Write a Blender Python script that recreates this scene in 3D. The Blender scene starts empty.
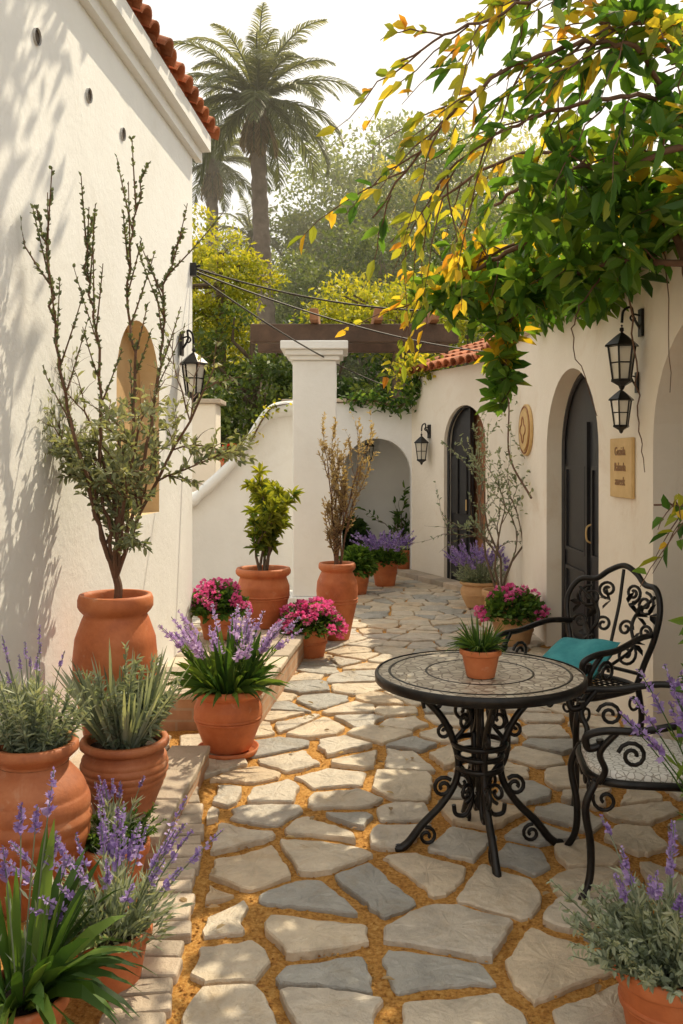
import bpy, math, random
import numpy as np
from mathutils import Vector, Matrix
R=random.Random(11); NR=np.random.default_rng(11)
C=bpy.context.scene.collection
SUN=Vector((0.36,0.52,0.77)).normalized()

# ---------------------------------------------------------------- builder
class B:
    def __init__(s): s.v=[];s.f=[];s.z=[];s.r=[];s.m=[];s.n=0
    def add(s,V,F,rnd=None,mi=0):
        V=np.array(V,float).reshape(-1,3)
        if isinstance(F,np.ndarray):
            k=F.shape[1]; s.f.append((F+s.n).ravel()); nf=len(F); s.z.append(np.full(nf,k))
        else:
            nf=len(F); s.f.append(np.array([i for f in F for i in f],int)+s.n); s.z.append(np.array([len(f) for f in F]))
        if rnd is None: rnd=0.5
        s.r.append(np.broadcast_to(np.asarray(rnd,float),(nf,)).copy()); s.m.append(np.full(nf,mi))
        s.v.append(V); s.n+=len(V)
    def obj(s,name,mats,parent=None,smooth=False,loc=(0,0,0)):
        if not s.v: s.add([(0,0,0),(0,0,.001),(0,.001,0)],[(0,1,2)])
        me=bpy.data.meshes.new(name)
        V=np.concatenate(s.v); L=np.concatenate(s.f).astype(np.int32); Z=np.concatenate(s.z)
        me.vertices.add(len(V)); me.vertices.foreach_set('co',V.astype(np.float32).ravel())
        me.loops.add(len(L)); me.loops.foreach_set('vertex_index',L)
        me.polygons.add(len(Z)); st=np.concatenate([[0],np.cumsum(Z)[:-1]]).astype(np.int32)
        me.polygons.foreach_set('loop_start',st)
        me.polygons.foreach_set('material_index',np.concatenate(s.m).astype(np.int32))
        me.update(calc_edges=True)
        me.polygons.foreach_set('use_smooth',np.full(len(Z),bool(smooth)))
        a=me.attributes.new('rnd','FLOAT','FACE'); a.data.foreach_set('value',np.concatenate(s.r).astype(np.float32))
        me.validate()
        if not isinstance(mats,(list,tuple)): mats=[mats]
        for m in mats: me.materials.append(m)
        o=bpy.data.objects.new(name,me); C.objects.link(o); o.location=loc
        if parent: o.parent=parent
        return o
def top(o,label,cat,group=None,kind=None):
    o["label"]=label; o["category"]=cat
    if group:o["group"]=group
    if kind:o["kind"]=kind
    return o
def empty(name,loc,label,cat,rot=0,group=None):
    e=bpy.data.objects.new(name,None); C.objects.link(e); e.location=loc; e.rotation_euler=(0,0,rot)
    e.empty_display_size=.1
    return top(e,label,cat,group)
def nrm(a): return a/np.maximum(np.linalg.norm(a,axis=-1,keepdims=True),1e-9)
def tube(b,pts,rad,seg=6,rnd=None,mi=0,cap=True,closed=False):
    P=np.asarray(pts,float); n=len(P)
    rad=np.broadcast_to(np.asarray(rad,float),(n,))
    T=np.gradient(P,axis=0) if not closed else (np.roll(P,-1,0)-np.roll(P,1,0))
    T=nrm(T); ref=np.array([0,0,1.]) if abs(T[0][2])<.9 else np.array([1.,0,0])
    u=nrm(np.cross(T[0],ref)); a=np.linspace(0,2*math.pi,seg,endpoint=False); V=[]
    for i in range(n):
        u=u-T[i]*np.dot(u,T[i]); u=u/max(np.linalg.norm(u),1e-9); w=np.cross(T[i],u)
        V.append(P[i]+rad[i]*(np.cos(a)[:,None]*u+np.sin(a)[:,None]*w))
    V=np.concatenate(V); j=np.arange(seg); F=[]
    m=n if closed else n-1
    for i in range(m):
        i2=(i+1)%n
        F.append(np.stack([i*seg+j,i*seg+(j+1)%seg,i2*seg+(j+1)%seg,i2*seg+j],1))
    b.add(V,np.concatenate(F),rnd,mi)
    if cap and not closed and seg>3:
        b.add(V[:seg],[tuple(range(seg-1,-1,-1))],rnd,mi); b.add(V[-seg:],[tuple(range(seg))],rnd,mi)
def lathe(b,prof,seg=40,mi=0,rnd=None,c=(0,0,0)):
    P=np.asarray(prof,float); a=np.linspace(0,2*math.pi,seg,endpoint=False); n=len(P)
    V=np.stack([P[:,0,None]*np.cos(a)+c[0],P[:,0,None]*np.sin(a)+c[1],np.repeat(P[:,1,None],seg,1)+c[2]],-1).reshape(-1,3)
    j=np.arange(seg); F=np.concatenate([np.stack([i*seg+j,i*seg+(j+1)%seg,(i+1)*seg+(j+1)%seg,(i+1)*seg+j],1) for i in range(n-1)])
    b.add(V,F,rnd,mi)
def box(b,c,s,rz=0,rnd=None,mi=0,M=None):
    x,y,z=[k/2 for k in s]
    V=np.array([(-x,-y,-z),(x,-y,-z),(x,y,-z),(-x,y,-z),(-x,-y,z),(x,-y,z),(x,y,z),(-x,y,z)])
    if rz:
        ca,sa=math.cos(rz),math.sin(rz); V=np.stack([V[:,0]*ca-V[:,1]*sa,V[:,0]*sa+V[:,1]*ca,V[:,2]],1)
    V=V+np.array(c)
    b.add(V,[(0,3,2,1),(4,5,6,7),(0,1,5,4),(1,2,6,5),(2,3,7,6),(3,0,4,7)],rnd,mi)
def bevel(o,w=.01,s=2):
    m=o.modifiers.new('bev','BEVEL'); m.width=w; m.segments=s; m.limit_method='ANGLE'; return o
def smoothpath(pts,n=6):
    P=[np.array(p,float) for p in pts]; P=[2*P[0]-P[1]]+P+[2*P[-1]-P[-2]]; out=[]
    for i in range(1,len(P)-2):
        for k in range(n):
            t=k/n; a,b_,c,d=P[i-1],P[i],P[i+1],P[i+2]
            out.append(.5*((2*b_)+(c-a)*t+(2*a-5*b_+4*c-d)*t*t+(3*b_-a-3*c+d)*t**3))
    out.append(P[-2]); return np.array(out)

# ---------------------------------------------------------------- materials
def newmat(name):
    m=bpy.data.materials.new(name); m.use_nodes=True; nt=m.node_tree
    return m,nt,nt.nodes['Principled BSDF'],nt.nodes['Material Output']
def ramp(nt,fac,cols):
    r=nt.nodes.new('ShaderNodeValToRGB'); e=r.color_ramp.elements
    while len(e)<len(cols): e.new(.5)
    for i,(p,c) in enumerate(cols): e[i].position=p; e[i].color=(*c,1)
    nt.links.new(fac,r.inputs[0]); return r.outputs[0]
def noise(nt,scale,detail=6,rough=.6,vec=None,dist=0):
    n=nt.nodes.new('ShaderNodeTexNoise'); n.inputs['Scale'].default_value=scale; n.inputs['Detail'].default_value=detail
    n.inputs['Roughness'].default_value=rough; n.inputs['Distortion'].default_value=dist
    if vec is None: vec=nt.nodes.new('ShaderNodeNewGeometry').outputs['Position']
    nt.links.new(vec,n.inputs['Vector']); return n.outputs['Fac']
def mixc(nt,f,a,b,mode='MIX'):
    m=nt.nodes.new('ShaderNodeMix'); m.data_type='RGBA'; m.blend_type=mode
    for k,x in ((0,f),(6,a),(7,b)):
        if isinstance(x,(int,float)): m.inputs[k].default_value=x
        elif isinstance(x,tuple): m.inputs[k].default_value=(*x,1)
        else: nt.links.new(x,m.inputs[k])
    return m.outputs[2]
def bump(nt,bs,h,strength=.3,dist=.01):
    n=nt.nodes.new('ShaderNodeBump'); n.inputs['Strength'].default_value=strength; n.inputs['Distance'].default_value=dist
    nt.links.new(h,n.inputs['Height']); nt.links.new(n.outputs[0],bs.inputs['Normal']); return n
def nmat(name,cols,scale=4,rough=.8,bs=40,bst=.4,bd=.01,metal=0,detail=8,stain=None,rndmix=0,rndcols=None):
    m,nt,p,o=newmat(name)
    c=ramp(nt,noise(nt,scale,detail,.65),cols)
    if stain: c=mixc(nt,ramp(nt,noise(nt,stain[0],5,.7,dist=.6),[(stain[2],(0,0,0)),(stain[3],(1,1,1))]),c,stain[1])
    if rndmix or rndcols:
        a=nt.nodes.new('ShaderNodeAttribute'); a.attribute_name='rnd'
        g=ramp(nt,a.outputs['Fac'],rndcols or [(0,(1-rndmix,)*3),(1,(1+rndmix*.6,1+rndmix*.5,1+rndmix*.4))]); c=mixc(nt,1.0,c,g,'MULTIPLY')
    nt.links.new(c,p.inputs['Base Color']); p.inputs['Roughness'].default_value=rough; p.inputs['Metallic'].default_value=metal
    bump(nt,p,noise(nt,bs,6,.7),bst,bd); return m
def leafmat(name,cols,trans=.35,rough=.5,tcol=None):
    m,nt,p,o=newmat(name)
    a=nt.nodes.new('ShaderNodeAttribute'); a.attribute_name='rnd'
    c=ramp(nt,a.outputs['Fac'],cols); nt.links.new(c,p.inputs['Base Color']); p.inputs['Roughness'].default_value=rough
    p.inputs['Specular IOR Level'].default_value=.3
    t=nt.nodes.new('ShaderNodeBsdfTranslucent'); nt.links.new(mixc(nt,1.0,c,tcol or (1.8,1.7,.7),'MULTIPLY'),t.inputs['Color'])
    x=nt.nodes.new('ShaderNodeMixShader'); x.inputs[0].default_value=trans
    nt.links.new(p.outputs[0],x.inputs[1]); nt.links.new(t.outputs[0],x.inputs[2]); nt.links.new(x.outputs[0],o.inputs[0]); return m

WHITE=nmat('white_plaster',[(.3,(.79,.785,.765)),(.7,(.87,.87,.855))],1.6,.9,20,.45,.010,stain=(1.1,(.70,.67,.62),.56,.9))
CREAM=nmat('cream_plaster',[(.3,(.83,.75,.63)),(.7,(.90,.83,.72))],1.8,.9,24,.45,.010,stain=(1.5,(.72,.58,.43),.55,.88))
TANP=nmat('tan_plaster',[(.3,(.66,.50,.29)),(.7,(.80,.64,.40))],3,.9,30,.3)
NICHE=nmat('niche_plaster',[(.3,(.50,.31,.14)),(.7,(.62,.42,.21))],3,.9,30,.3)
GREYP=nmat('grey_plaster',[(.3,(.45,.45,.45)),(.7,(.56,.55,.54))],2,.9,30,.3)
TERRA=nmat('terracotta',[(.25,(.34,.085,.028)),(.5,(.54,.155,.05)),(.8,(.66,.25,.10))],5,.6,60,.3,.006,stain=(7,(.62,.38,.25),.60,.85))
TERRAD=nmat('dark_terracotta',[(.25,(.24,.07,.03)),(.5,(.42,.135,.05)),(.8,(.54,.22,.10))],7,.6,60,.35,.006,stain=(7,(.54,.34,.23),.60,.85))
CLAYT=nmat('tan_clay',[(.25,(.42,.22,.10)),(.55,(.55,.32,.15)),(.8,(.64,.42,.24))],7,.75,60,.3,.006)
TILE=nmat('roof_clay',[(.25,(.28,.09,.04)),(.55,(.45,.15,.06)),(.8,(.55,.26,.13))],9,.85,50,.4,.01,rndmix=.35)
STONE=nmat('flagstone_rock',[(.25,(.36,.33,.29)),(.5,(.56,.51,.44)),(.75,(.70,.64,.55))],8,.40,20,1.0,.016,
  rndcols=[(0,(.62,.67,.72)),(.20,(.80,.84,.87)),(.34,(1.0,.98,.94)),(.8,(1.14,1.07,.94)),(1,(1.08,.93,.74))],stain=(3.6,(.46,.36,.24),.54,.8))
PAVER=nmat('coping_rock',[(.2,(.42,.34,.26)),(.6,(.57,.48,.38)),(.9,(.66,.57,.46))],6,.7,30,.7,.014,rndmix=.3)
GRAVEL=nmat('orange_gravel',[(.3,(.36,.14,.025)),(.5,(.66,.32,.065)),(.7,(.80,.48,.15))],70,.95,150,1,.015,detail=3)
EARTH=nmat('dry_earth',[(.3,(.10,.09,.04)),(.6,(.17,.14,.07))],.6,.95,6,.5,.05)
SOIL=nmat('potting_soil',[(.3,(.03,.02,.012)),(.7,(.07,.045,.03))],30,.95,60,1,.02)
IRON=nmat('black_wrought_iron',[(.3,(.010,.010,.011)),(.7,(.030,.026,.023))],20,.34,60,.2,.003,metal=.5)
WOODD=nmat('dark_brown_timber',[(.3,(.06,.035,.022)),(.7,(.13,.075,.045))],6,.7,40,.5,.006)
WOODR=nmat('red_brown_timber',[(.3,(.24,.10,.045)),(.7,(.36,.17,.08))],6,.7,40,.5,.006)
BLACKW=nmat('black_door_paint',[(.3,(.012,.012,.014)),(.7,(.024,.024,.028))],6,.4,40,.3,.004)
BARK=nmat('grey_bark',[(.3,(.08,.055,.035)),(.7,(.20,.14,.095))],12,.9,30,.8,.01)
PBARK=nmat('palm_bark',[(.3,(.11,.08,.06)),(.7,(.22,.17,.13))],3,.9,8,.8,.03)
TWIG=nmat('brown_twig',[(.3,(.09,.045,.025)),(.7,(.18,.095,.055))],12,.8,60,.5,.004)
SIGNW=nmat('sign_board_wood',[(.3,(.58,.38,.15)),(.7,(.74,.52,.24))],5,.6,40,.3,.004)
TEXTM=nmat('sign_letter_paint',[(.3,(.30,.17,.08)),(.7,(.34,.20,.10))],5,.6)
CLOTH=nmat('teal_cloth',[(.3,(.03,.24,.28)),(.7,(.07,.36,.40))],14,.9,200,.4,.003)
CABLE=nmat('black_cable',[(.3,(.02,.015,.012)),(.7,(.04,.03,.02))],5,.6)
def brickmat():
    m,nt,p,o=newmat('old_brick'); g=nt.nodes.new('ShaderNodeTexCoord')
    b=nt.nodes.new('ShaderNodeTexBrick'); b.inputs['Scale'].default_value=1; b.inputs['Brick Width'].default_value=.2; b.inputs['Row Height'].default_value=.07
    b.inputs['Mortar Size'].default_value=.008
    b.inputs['Color1'].default_value=(.42,.19,.10,1); b.inputs['Color2'].default_value=(.56,.31,.17,1); b.inputs['Mortar'].default_value=(.46,.37,.28,1)
    sx=nt.nodes.new('ShaderNodeSeparateXYZ'); nt.links.new(g.outputs['Object'],sx.inputs[0])
    ad=nt.nodes.new('ShaderNodeMath'); ad.operation='ADD'; nt.links.new(sx.outputs[0],ad.inputs[0]); nt.links.new(sx.outputs[1],ad.inputs[1])
    cb=nt.nodes.new('ShaderNodeCombineXYZ'); nt.links.new(ad.outputs[0],cb.inputs[0]); nt.links.new(sx.outputs[2],cb.inputs[1])
    nt.links.new(cb.outputs[0],b.inputs['Vector'])
    c=mixc(nt,.5,b.outputs['Color'],ramp(nt,noise(nt,8,6),[(.3,(.30,.18,.11)),(.7,(.66,.47,.32))]))
    nt.links.new(c,p.inputs['Base Color']); p.inputs['Roughness'].default_value=.9; bump(nt,p,b.outputs['Fac'],-.6,.01); return m
BRICK=brickmat()
def mosaicmat(name,sc,c1,c2,grout):
    m,nt,p,o=newmat(name); g=nt.nodes.new('ShaderNodeTexCoord').outputs['Object']
    v=nt.nodes.new('ShaderNodeTexVoronoi'); v.inputs['Scale'].default_value=sc; nt.links.new(g,v.inputs['Vector'])
    e=nt.nodes.new('ShaderNodeTexVoronoi'); e.feature='DISTANCE_TO_EDGE'; e.inputs['Scale'].default_value=sc; nt.links.new(g,e.inputs['Vector'])
    sep=nt.nodes.new('ShaderNodeSeparateColor'); nt.links.new(v.outputs['Color'],sep.inputs[0])
    c=ramp(nt,sep.outputs[0],[(0,c1),(1,c2)])
    k=ramp(nt,e.outputs['Distance'],[(.03,(0,0,0)),(.08,(1,1,1))]); c=mixc(nt,k,grout,c)
    nt.links.new(c,p.inputs['Base Color']); p.inputs['Roughness'].default_value=.35; bump(nt,p,k,.3,.003); return m
MOSAIC=mosaicmat('table_mosaic',24,(.40,.34,.26),(.68,.61,.50),(.20,.15,.11))
LACE=mosaicmat('white_lace_seat',40,(.74,.72,.66),(.84,.82,.77),(.34,.31,.26))
def glassmat():
    m,nt,p,o=newmat('lantern_glass'); p.inputs['Base Color'].default_value=(.9,.86,.76,1); p.inputs['Roughness'].default_value=.25
    p.inputs['Transmission Weight'].default_value=.45; bump(nt,p,noise(nt,30,2),.1); return m
GLASS=glassmat()

L_OLIVE=leafmat('olive_leaf',[(0,(.09,.115,.07)),(.5,(.21,.24,.15)),(1,(.40,.41,.27))],.3)
L_SILVER=leafmat('silver_leaf',[(0,(.10,.13,.09)),(.5,(.23,.28,.20)),(1,(.42,.46,.35))],.25)
L_GREEN=leafmat('green_leaf',[(0,(.025,.06,.014)),(.5,(.065,.14,.028)),(1,(.16,.25,.05))],.35)
L_DARK=leafmat('dark_green_leaf',[(0,(.015,.035,.012)),(.5,(.035,.075,.02)),(1,(.08,.13,.035))],.3)
L_YG=leafmat('yellow_green_leaf',[(0,(.08,.13,.02)),(.5,(.26,.28,.035)),(1,(.56,.48,.06))],.45)
L_VINE=leafmat('vine_leaf',[(0,(.03,.085,.02)),(.4,(.075,.175,.032)),(.8,(.15,.26,.042)),(.96,(.32,.36,.05)),(1,(.52,.36,.04))],.50,.35)
L_GOLD=leafmat('golden_leaf',[(0,(.12,.18,.03)),(.4,(.34,.35,.045)),(.8,(.60,.45,.055)),(1,(.52,.22,.04))],.5,.4)  # green through yellow to orange leaf tones
L_FAR=leafmat('haze_tinted_leaf',[(0,(.05,.09,.03)),(.5,(.14,.19,.06)),(1,(.33,.36,.12))],.4)  # distance haze put into the paler leaf colour
L_FARG=leafmat('haze_tinted_gold_leaf',[(0,(.11,.14,.03)),(.5,(.30,.32,.07)),(1,(.60,.54,.14))],.4)  # golden foliage, also paled in its colour for haze
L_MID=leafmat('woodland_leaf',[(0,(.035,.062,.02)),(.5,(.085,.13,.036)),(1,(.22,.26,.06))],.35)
L_PALM=leafmat('palm_leaf',[(0,(.06,.08,.035)),(.5,(.13,.15,.07)),(1,(.28,.28,.12))],.35)
L_DRY=leafmat('dry_leaf',[(0,(.18,.12,.07)),(.5,(.36,.27,.17)),(1,(.54,.43,.28))],.3)
F_LAV=leafmat('lavender_petal',[(0,(.20,.12,.34)),(.5,(.38,.27,.55)),(1,(.58,.48,.72))],.3,tcol=(1.1,1,1.3))
F_MAUVE=leafmat('mauve_petal',[(0,(.42,.28,.52)),(.5,(.58,.44,.68)),(1,(.74,.62,.80))],.3,tcol=(1.1,1,1.3))
F_PINK=leafmat('pink_petal',[(0,(.55,.05,.22)),(.5,(.82,.16,.42)),(1,(.92,.42,.64))],.35,tcol=(1.3,.8,1.1))
F_RED=leafmat('red_petal',[(0,(.4,.03,.02)),(.5,(.65,.07,.04)),(1,(.8,.2,.1))],.3,tcol=(1.3,.8,.8))

# ---------------------------------------------------------------- leaves
TL={'leaf':(np.array([(0,0,0),(.3,.5,.1),(.7,.42,.06),(1,0,-.1),(.7,-.42,.06),(.3,-.5,.1)]),np.array([(0,1,2,3),(0,3,4,5)])),
    'quad':(np.array([(0,0,0),(.45,.5,0),(1,0,0),(.45,-.5,0)]),np.array([(0,1,2,3)])),
    'blade':(np.array([(0,.35,0),(0,-.35,0),(.3,.5,0),(.3,-.5,0),(.6,.45,0),(.6,-.45,0),(.85,.25,0),(.85,-.25,0),(1,.02,0),(1,-.02,0)]),
             np.array([(0,1,3,2),(2,3,5,4),(4,5,7,6),(6,7,9,8)]))}
def leaves(b,P,D,L,W,kind='leaf',rnd=None,droop=0,up=.6):
    P=np.asarray(P,float).reshape(-1,3); n=len(P)
    if n==0:return
    D=nrm(np.asarray(D,float).reshape(-1,3)); L=np.broadcast_to(L,(n,)); W=np.broadcast_to(W,(n,))
    N=NR.normal(size=(n,3)); N[:,2]+=up*3; N-=D*(N*D).sum(1,keepdims=True); N=nrm(N); S=np.cross(N,D)
    T,F=TL[kind]
    V=P[:,None]+T[None,:,0,None]*(L[:,None,None]*D[:,None])+T[None,:,1,None]*(W[:,None,None]*S[:,None])+T[None,:,2,None]*(L[:,None,None]*N[:,None])
    if np.any(droop): V[:,:,2]-=np.broadcast_to(droop,(n,))[:,None]*L[:,None]*T[None,:,0]**2
    k=len(T); Fa=(F[None]+(np.arange(n)*k)[:,None,None]).reshape(-1,4)
    r=NR.random(n) if rnd is None else np.broadcast_to(rnd,(n,))
    b.add(V.reshape(-1,3),Fa,np.repeat(np.clip(r,0,1),len(F)))
def rdir(n,up=0.):
    d=NR.normal(size=(n,3)); d[:,2]+=up; return nrm(d)

# ---------------------------------------------------------------- plants (local coords, z0 = soil height)
def p_lavender(e,z0,r,h,n=40,fl=F_LAV,lf=L_SILVER,fz=.018,spread=.8,spike=.28,leafL=.05,folN=30,bushy=True):
    g=B();f=B()
    for k in range(n):
        a=NR.random()*2*math.pi; q=math.sqrt(NR.random()); rr=r*.35*q
        p0=np.array([rr*math.cos(a),rr*math.sin(a),z0]); out=np.array([math.cos(a),math.sin(a),0])
        H=h*(.7+.35*NR.random()); sp=spread*q*(.6+.6*NR.random())
        t=np.linspace(0,1,6)[:,None]
        path=p0+out*(r*sp*1.1)*t**1.4+np.array([0,0,H])*t*(1-.12*sp*t)+NR.normal(size=3)*.02*t
        tube(g,path,[.0028]*4+[.002,.002],3,.4)
        m=int(folN); tt=NR.random(m)**1.1*.62; idx=tt*5; i0=idx.astype(int); fr=(idx-i0)[:,None]
        P=path[i0]*(1-fr)+path[np.minimum(i0+1,5)]*fr
        ax=nrm(path[-1]-path[0]); leaves(g,P,rdir(m)*.8+ax,leafL*(.6+.7*NR.random(m)),leafL*.17,'quad',.2+tt+.3*NR.random(m))
        m=40; tt=1-spike*NR.random(m)*(1 if NR.random()>.15 else .6); tt=1-np.round((1-tt)*26/spike/2)/13*spike*.98+.004*NR.normal(size=m); tt=np.clip(tt,.3,1); idx=np.minimum(tt*5,4.999); i0=idx.astype(int); fr=(idx-i0)[:,None]
        P=path[i0]*(1-fr)+path[i0+1]*fr
        dd=rdir(m)+ax*.8; w=fz*(1.2-np.clip((tt-(1-spike))/spike,0,1)*.75)
        leaves(f,P,dd,w,w*.7,'quad',NR.random(m)*.7+.3*NR.random())
    if bushy:
        m=int(60*n/3); a=NR.random(m)*2*math.pi; q=np.sqrt(NR.random(m)); zz=NR.random(m)
        P=np.stack([r*.8*q*np.cos(a)*(.6+.5*zz),r*.8*q*np.sin(a)*(.6+.5*zz),z0+zz*h*.45*(1.1-q*.6)],1)
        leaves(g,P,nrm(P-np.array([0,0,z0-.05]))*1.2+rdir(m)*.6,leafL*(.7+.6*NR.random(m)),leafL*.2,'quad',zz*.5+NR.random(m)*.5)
    g.obj('foliage',lf,e); f.obj('flowers',fl,e)
def p_sage(e,z0,r,h,n=34,lf=L_SILVER,L=.045,wr=.32,step=.02,kind='leaf'):
    g=B()
    for k in range(n):
        a=NR.random()*2*math.pi; q=math.sqrt(NR.random()); out=np.array([math.cos(a),math.sin(a),0])
        H=h*(.65+.4*NR.random())*(1-.35*q); t=np.linspace(0,1,6)[:,None]
        path=out*r*.35*q+np.array([0,0,z0])+out*r*.75*q*t+np.array([0,0,H])*t+NR.normal(size=3)*.02*t
        tube(g,path,[.004,.004,.003,.003,.002,.0015],3,.3)
        m=int(H/step*4); tt=.1+.9*NR.random(m); idx=np.minimum(tt*5,4.999); i0=idx.astype(int); fr=(idx-i0)[:,None]
        P=path[i0]*(1-fr)+path[i0+1]*fr; ax=nrm(path[-1]-path[0])
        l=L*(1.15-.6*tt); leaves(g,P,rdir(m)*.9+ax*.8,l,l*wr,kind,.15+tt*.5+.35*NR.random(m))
    g.obj('foliage',lf,e)
def p_geranium(e,z0,r,h,fl=F_PINK,nf=40,lf=L_GREEN,L=.06):
    g=B();f=B(); m=int(900); d=rdir(m,.5); d[:,2]=np.abs(d[:,2]); q=.5+.5*NR.random(m)
    P=d*q[:,None]*np.array([r,r,h])*.95+np.array([0,0,z0])
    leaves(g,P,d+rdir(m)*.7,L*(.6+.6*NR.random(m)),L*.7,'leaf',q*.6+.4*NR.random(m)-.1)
    for k in range(16):
        a=k/16*6.28; tube(g,[(0,0,z0-.02),(r*.4*math.cos(a),r*.4*math.sin(a),z0+h*.5)],.004,3,.3)
    for k in range(nf):
        d=rdir(1,.9)[0]; d[2]=abs(d[2]); c=d*np.array([r,r,h])*(.95+.12*NR.random())+np.array([0,0,z0])
        mm=34; s=rdir(mm); rr=r*.085+.010
        leaves(f,c+s*rr*.7,s+rdir(mm)*.5,rr*.9,rr*.8,'leaf',NR.random(mm)*.7+.3*NR.random())
    g.obj('foliage',lf,e)
    if nf: f.obj('flowers',fl,e)
def p_blades(e,z0,n,L,W,lf=L_GREEN,tilt=.9,droop=.5,r=.03,name='foliage'):
    g=B(); a=NR.random(n)*2*math.pi; q=NR.random(n)**.7*tilt
    P=np.stack([r*np.cos(a),r*np.sin(a),np.full(n,z0)],1); D=np.stack([np.cos(a)*q,np.sin(a)*q,np.ones(n)],1)
    leaves(g,P,D,L*(.6+.5*NR.random(n)),W*(.7+.5*NR.random(n)),'blade',NR.random(n),droop*q,up=.2); g.obj(name,lf,e)
def grow(b,p,d,L,r,dep,maxd,out,up=.25,spread=.7,nch=4,jit=.18,ratio=.6,seg=5,from_=.0):
    pts=[np.array(p,float)]; d=nrm(np.array(d,float)); n=6; dirs=[]
    for i in range(n):
        d=nrm(d+NR.normal(size=3)*jit+np.array([0,0,up*.2])); pts.append(pts[-1]+d*L/n); dirs.append(d)
    rad=np.linspace(r,r*.45 if dep<maxd else r*.25,n+1)
    tube(b,pts,rad,seg if dep<2 else 4,.5)
    out.append((dep,np.array(pts),dirs))
    if dep<maxd:
        for k in range(nch):
            i=min(n,1+int((from_+(1-from_)*(k+.8)/nch)*n)); dd=dirs[i-1]; s=rdir(1)[0]; s-=dd*np.dot(s,dd); s=nrm(s)
            grow(b,pts[i],dd+s*spread+np.array([0,0,up]),L*ratio*(.75+.5*NR.random()),rad[i]*.7,dep+1,maxd,out,up,spread,nch,jit,ratio,seg)
def p_shrub(e,z0,stems,L,r,lf,leaf=(.05,.018),per=14,maxd=2,leafmin=1,nch=4,spread=.7,up=.25,bark=TWIG,ratio=.6,lean=.35,tint=(0,1),kind='leaf',jit=.18,frac=1.,fl=None,topbare=0,from_=0.):
    w=B();g=B();out=[]
    for k in range(stems):
        a=k/stems*6.28+NR.random(); grow(w,(.02*math.cos(a),.02*math.sin(a),z0-.03),(math.cos(a)*lean,math.sin(a)*lean,1),L*(.8+.35*NR.random()),r,0,maxd,out,up,spread,nch,jit,ratio,5,from_)
    zm=max(o[1][:,2].max() for o in out)
    for dep,pts,dirs in out:
        if dep<leafmin: continue
        m=int(per*NR.random()*2*frac)+1; t=NR.random(m)*5.99; i0=t.astype(int); fr=(t-i0)[:,None]
        P=pts[i0]*(1-fr)+pts[i0+1]*fr
        if topbare: 
            k=NR.random(m)>np.clip((P[:,2]-z0)/(zm-z0)*topbare-.35,0,.93); P=P[k]; i0=i0[k]; m=len(P)
            if m==0: continue
        D=np.array(dirs)[i0]+rdir(m)*.9
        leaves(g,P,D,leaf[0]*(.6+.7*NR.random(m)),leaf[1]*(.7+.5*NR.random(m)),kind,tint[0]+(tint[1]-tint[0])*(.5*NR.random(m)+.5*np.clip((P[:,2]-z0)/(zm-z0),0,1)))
    w.obj('branches',bark,e); g.obj('foliage',lf,e); return out

# ---------------------------------------------------------------- pots
PR={'urn':[(.46,0),(.52,.02),(.56,.05),(.78,.25),(.95,.42),(1,.56),(.95,.69),(.78,.80),(.62,.86),(.60,.89),(.72,.925),(.80,.95),(.80,.98),(.77,1.0),(.68,1.0),(.64,.96),(.6,.86)],
 'tall':[(.52,0),(.58,.02),(.62,.06),(.80,.3),(.96,.5),(1,.64),(.95,.76),(.80,.86),(.74,.89),(.84,.915),(.89,.935),(.89,.975),(.85,1.0),(.76,1.0),(.72,.96),(.7,.88)],
 'classic':[(.66,0),(.7,.02),(.92,.76),(.93,.79),(1.02,.81),(1.04,.84),(1.05,.96),(1.02,1),(.94,1),(.9,.97),(.88,.88)],
 'belly':[(.55,0),(.62,.02),(.68,.06),(.88,.35),(.99,.58),(.98,.7),(.9,.8),(.86,.85),(.96,.88),(1.02,.91),(1.03,.96),(.99,1.),(.88,1),(.84,.96),(.82,.88)]}
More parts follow.
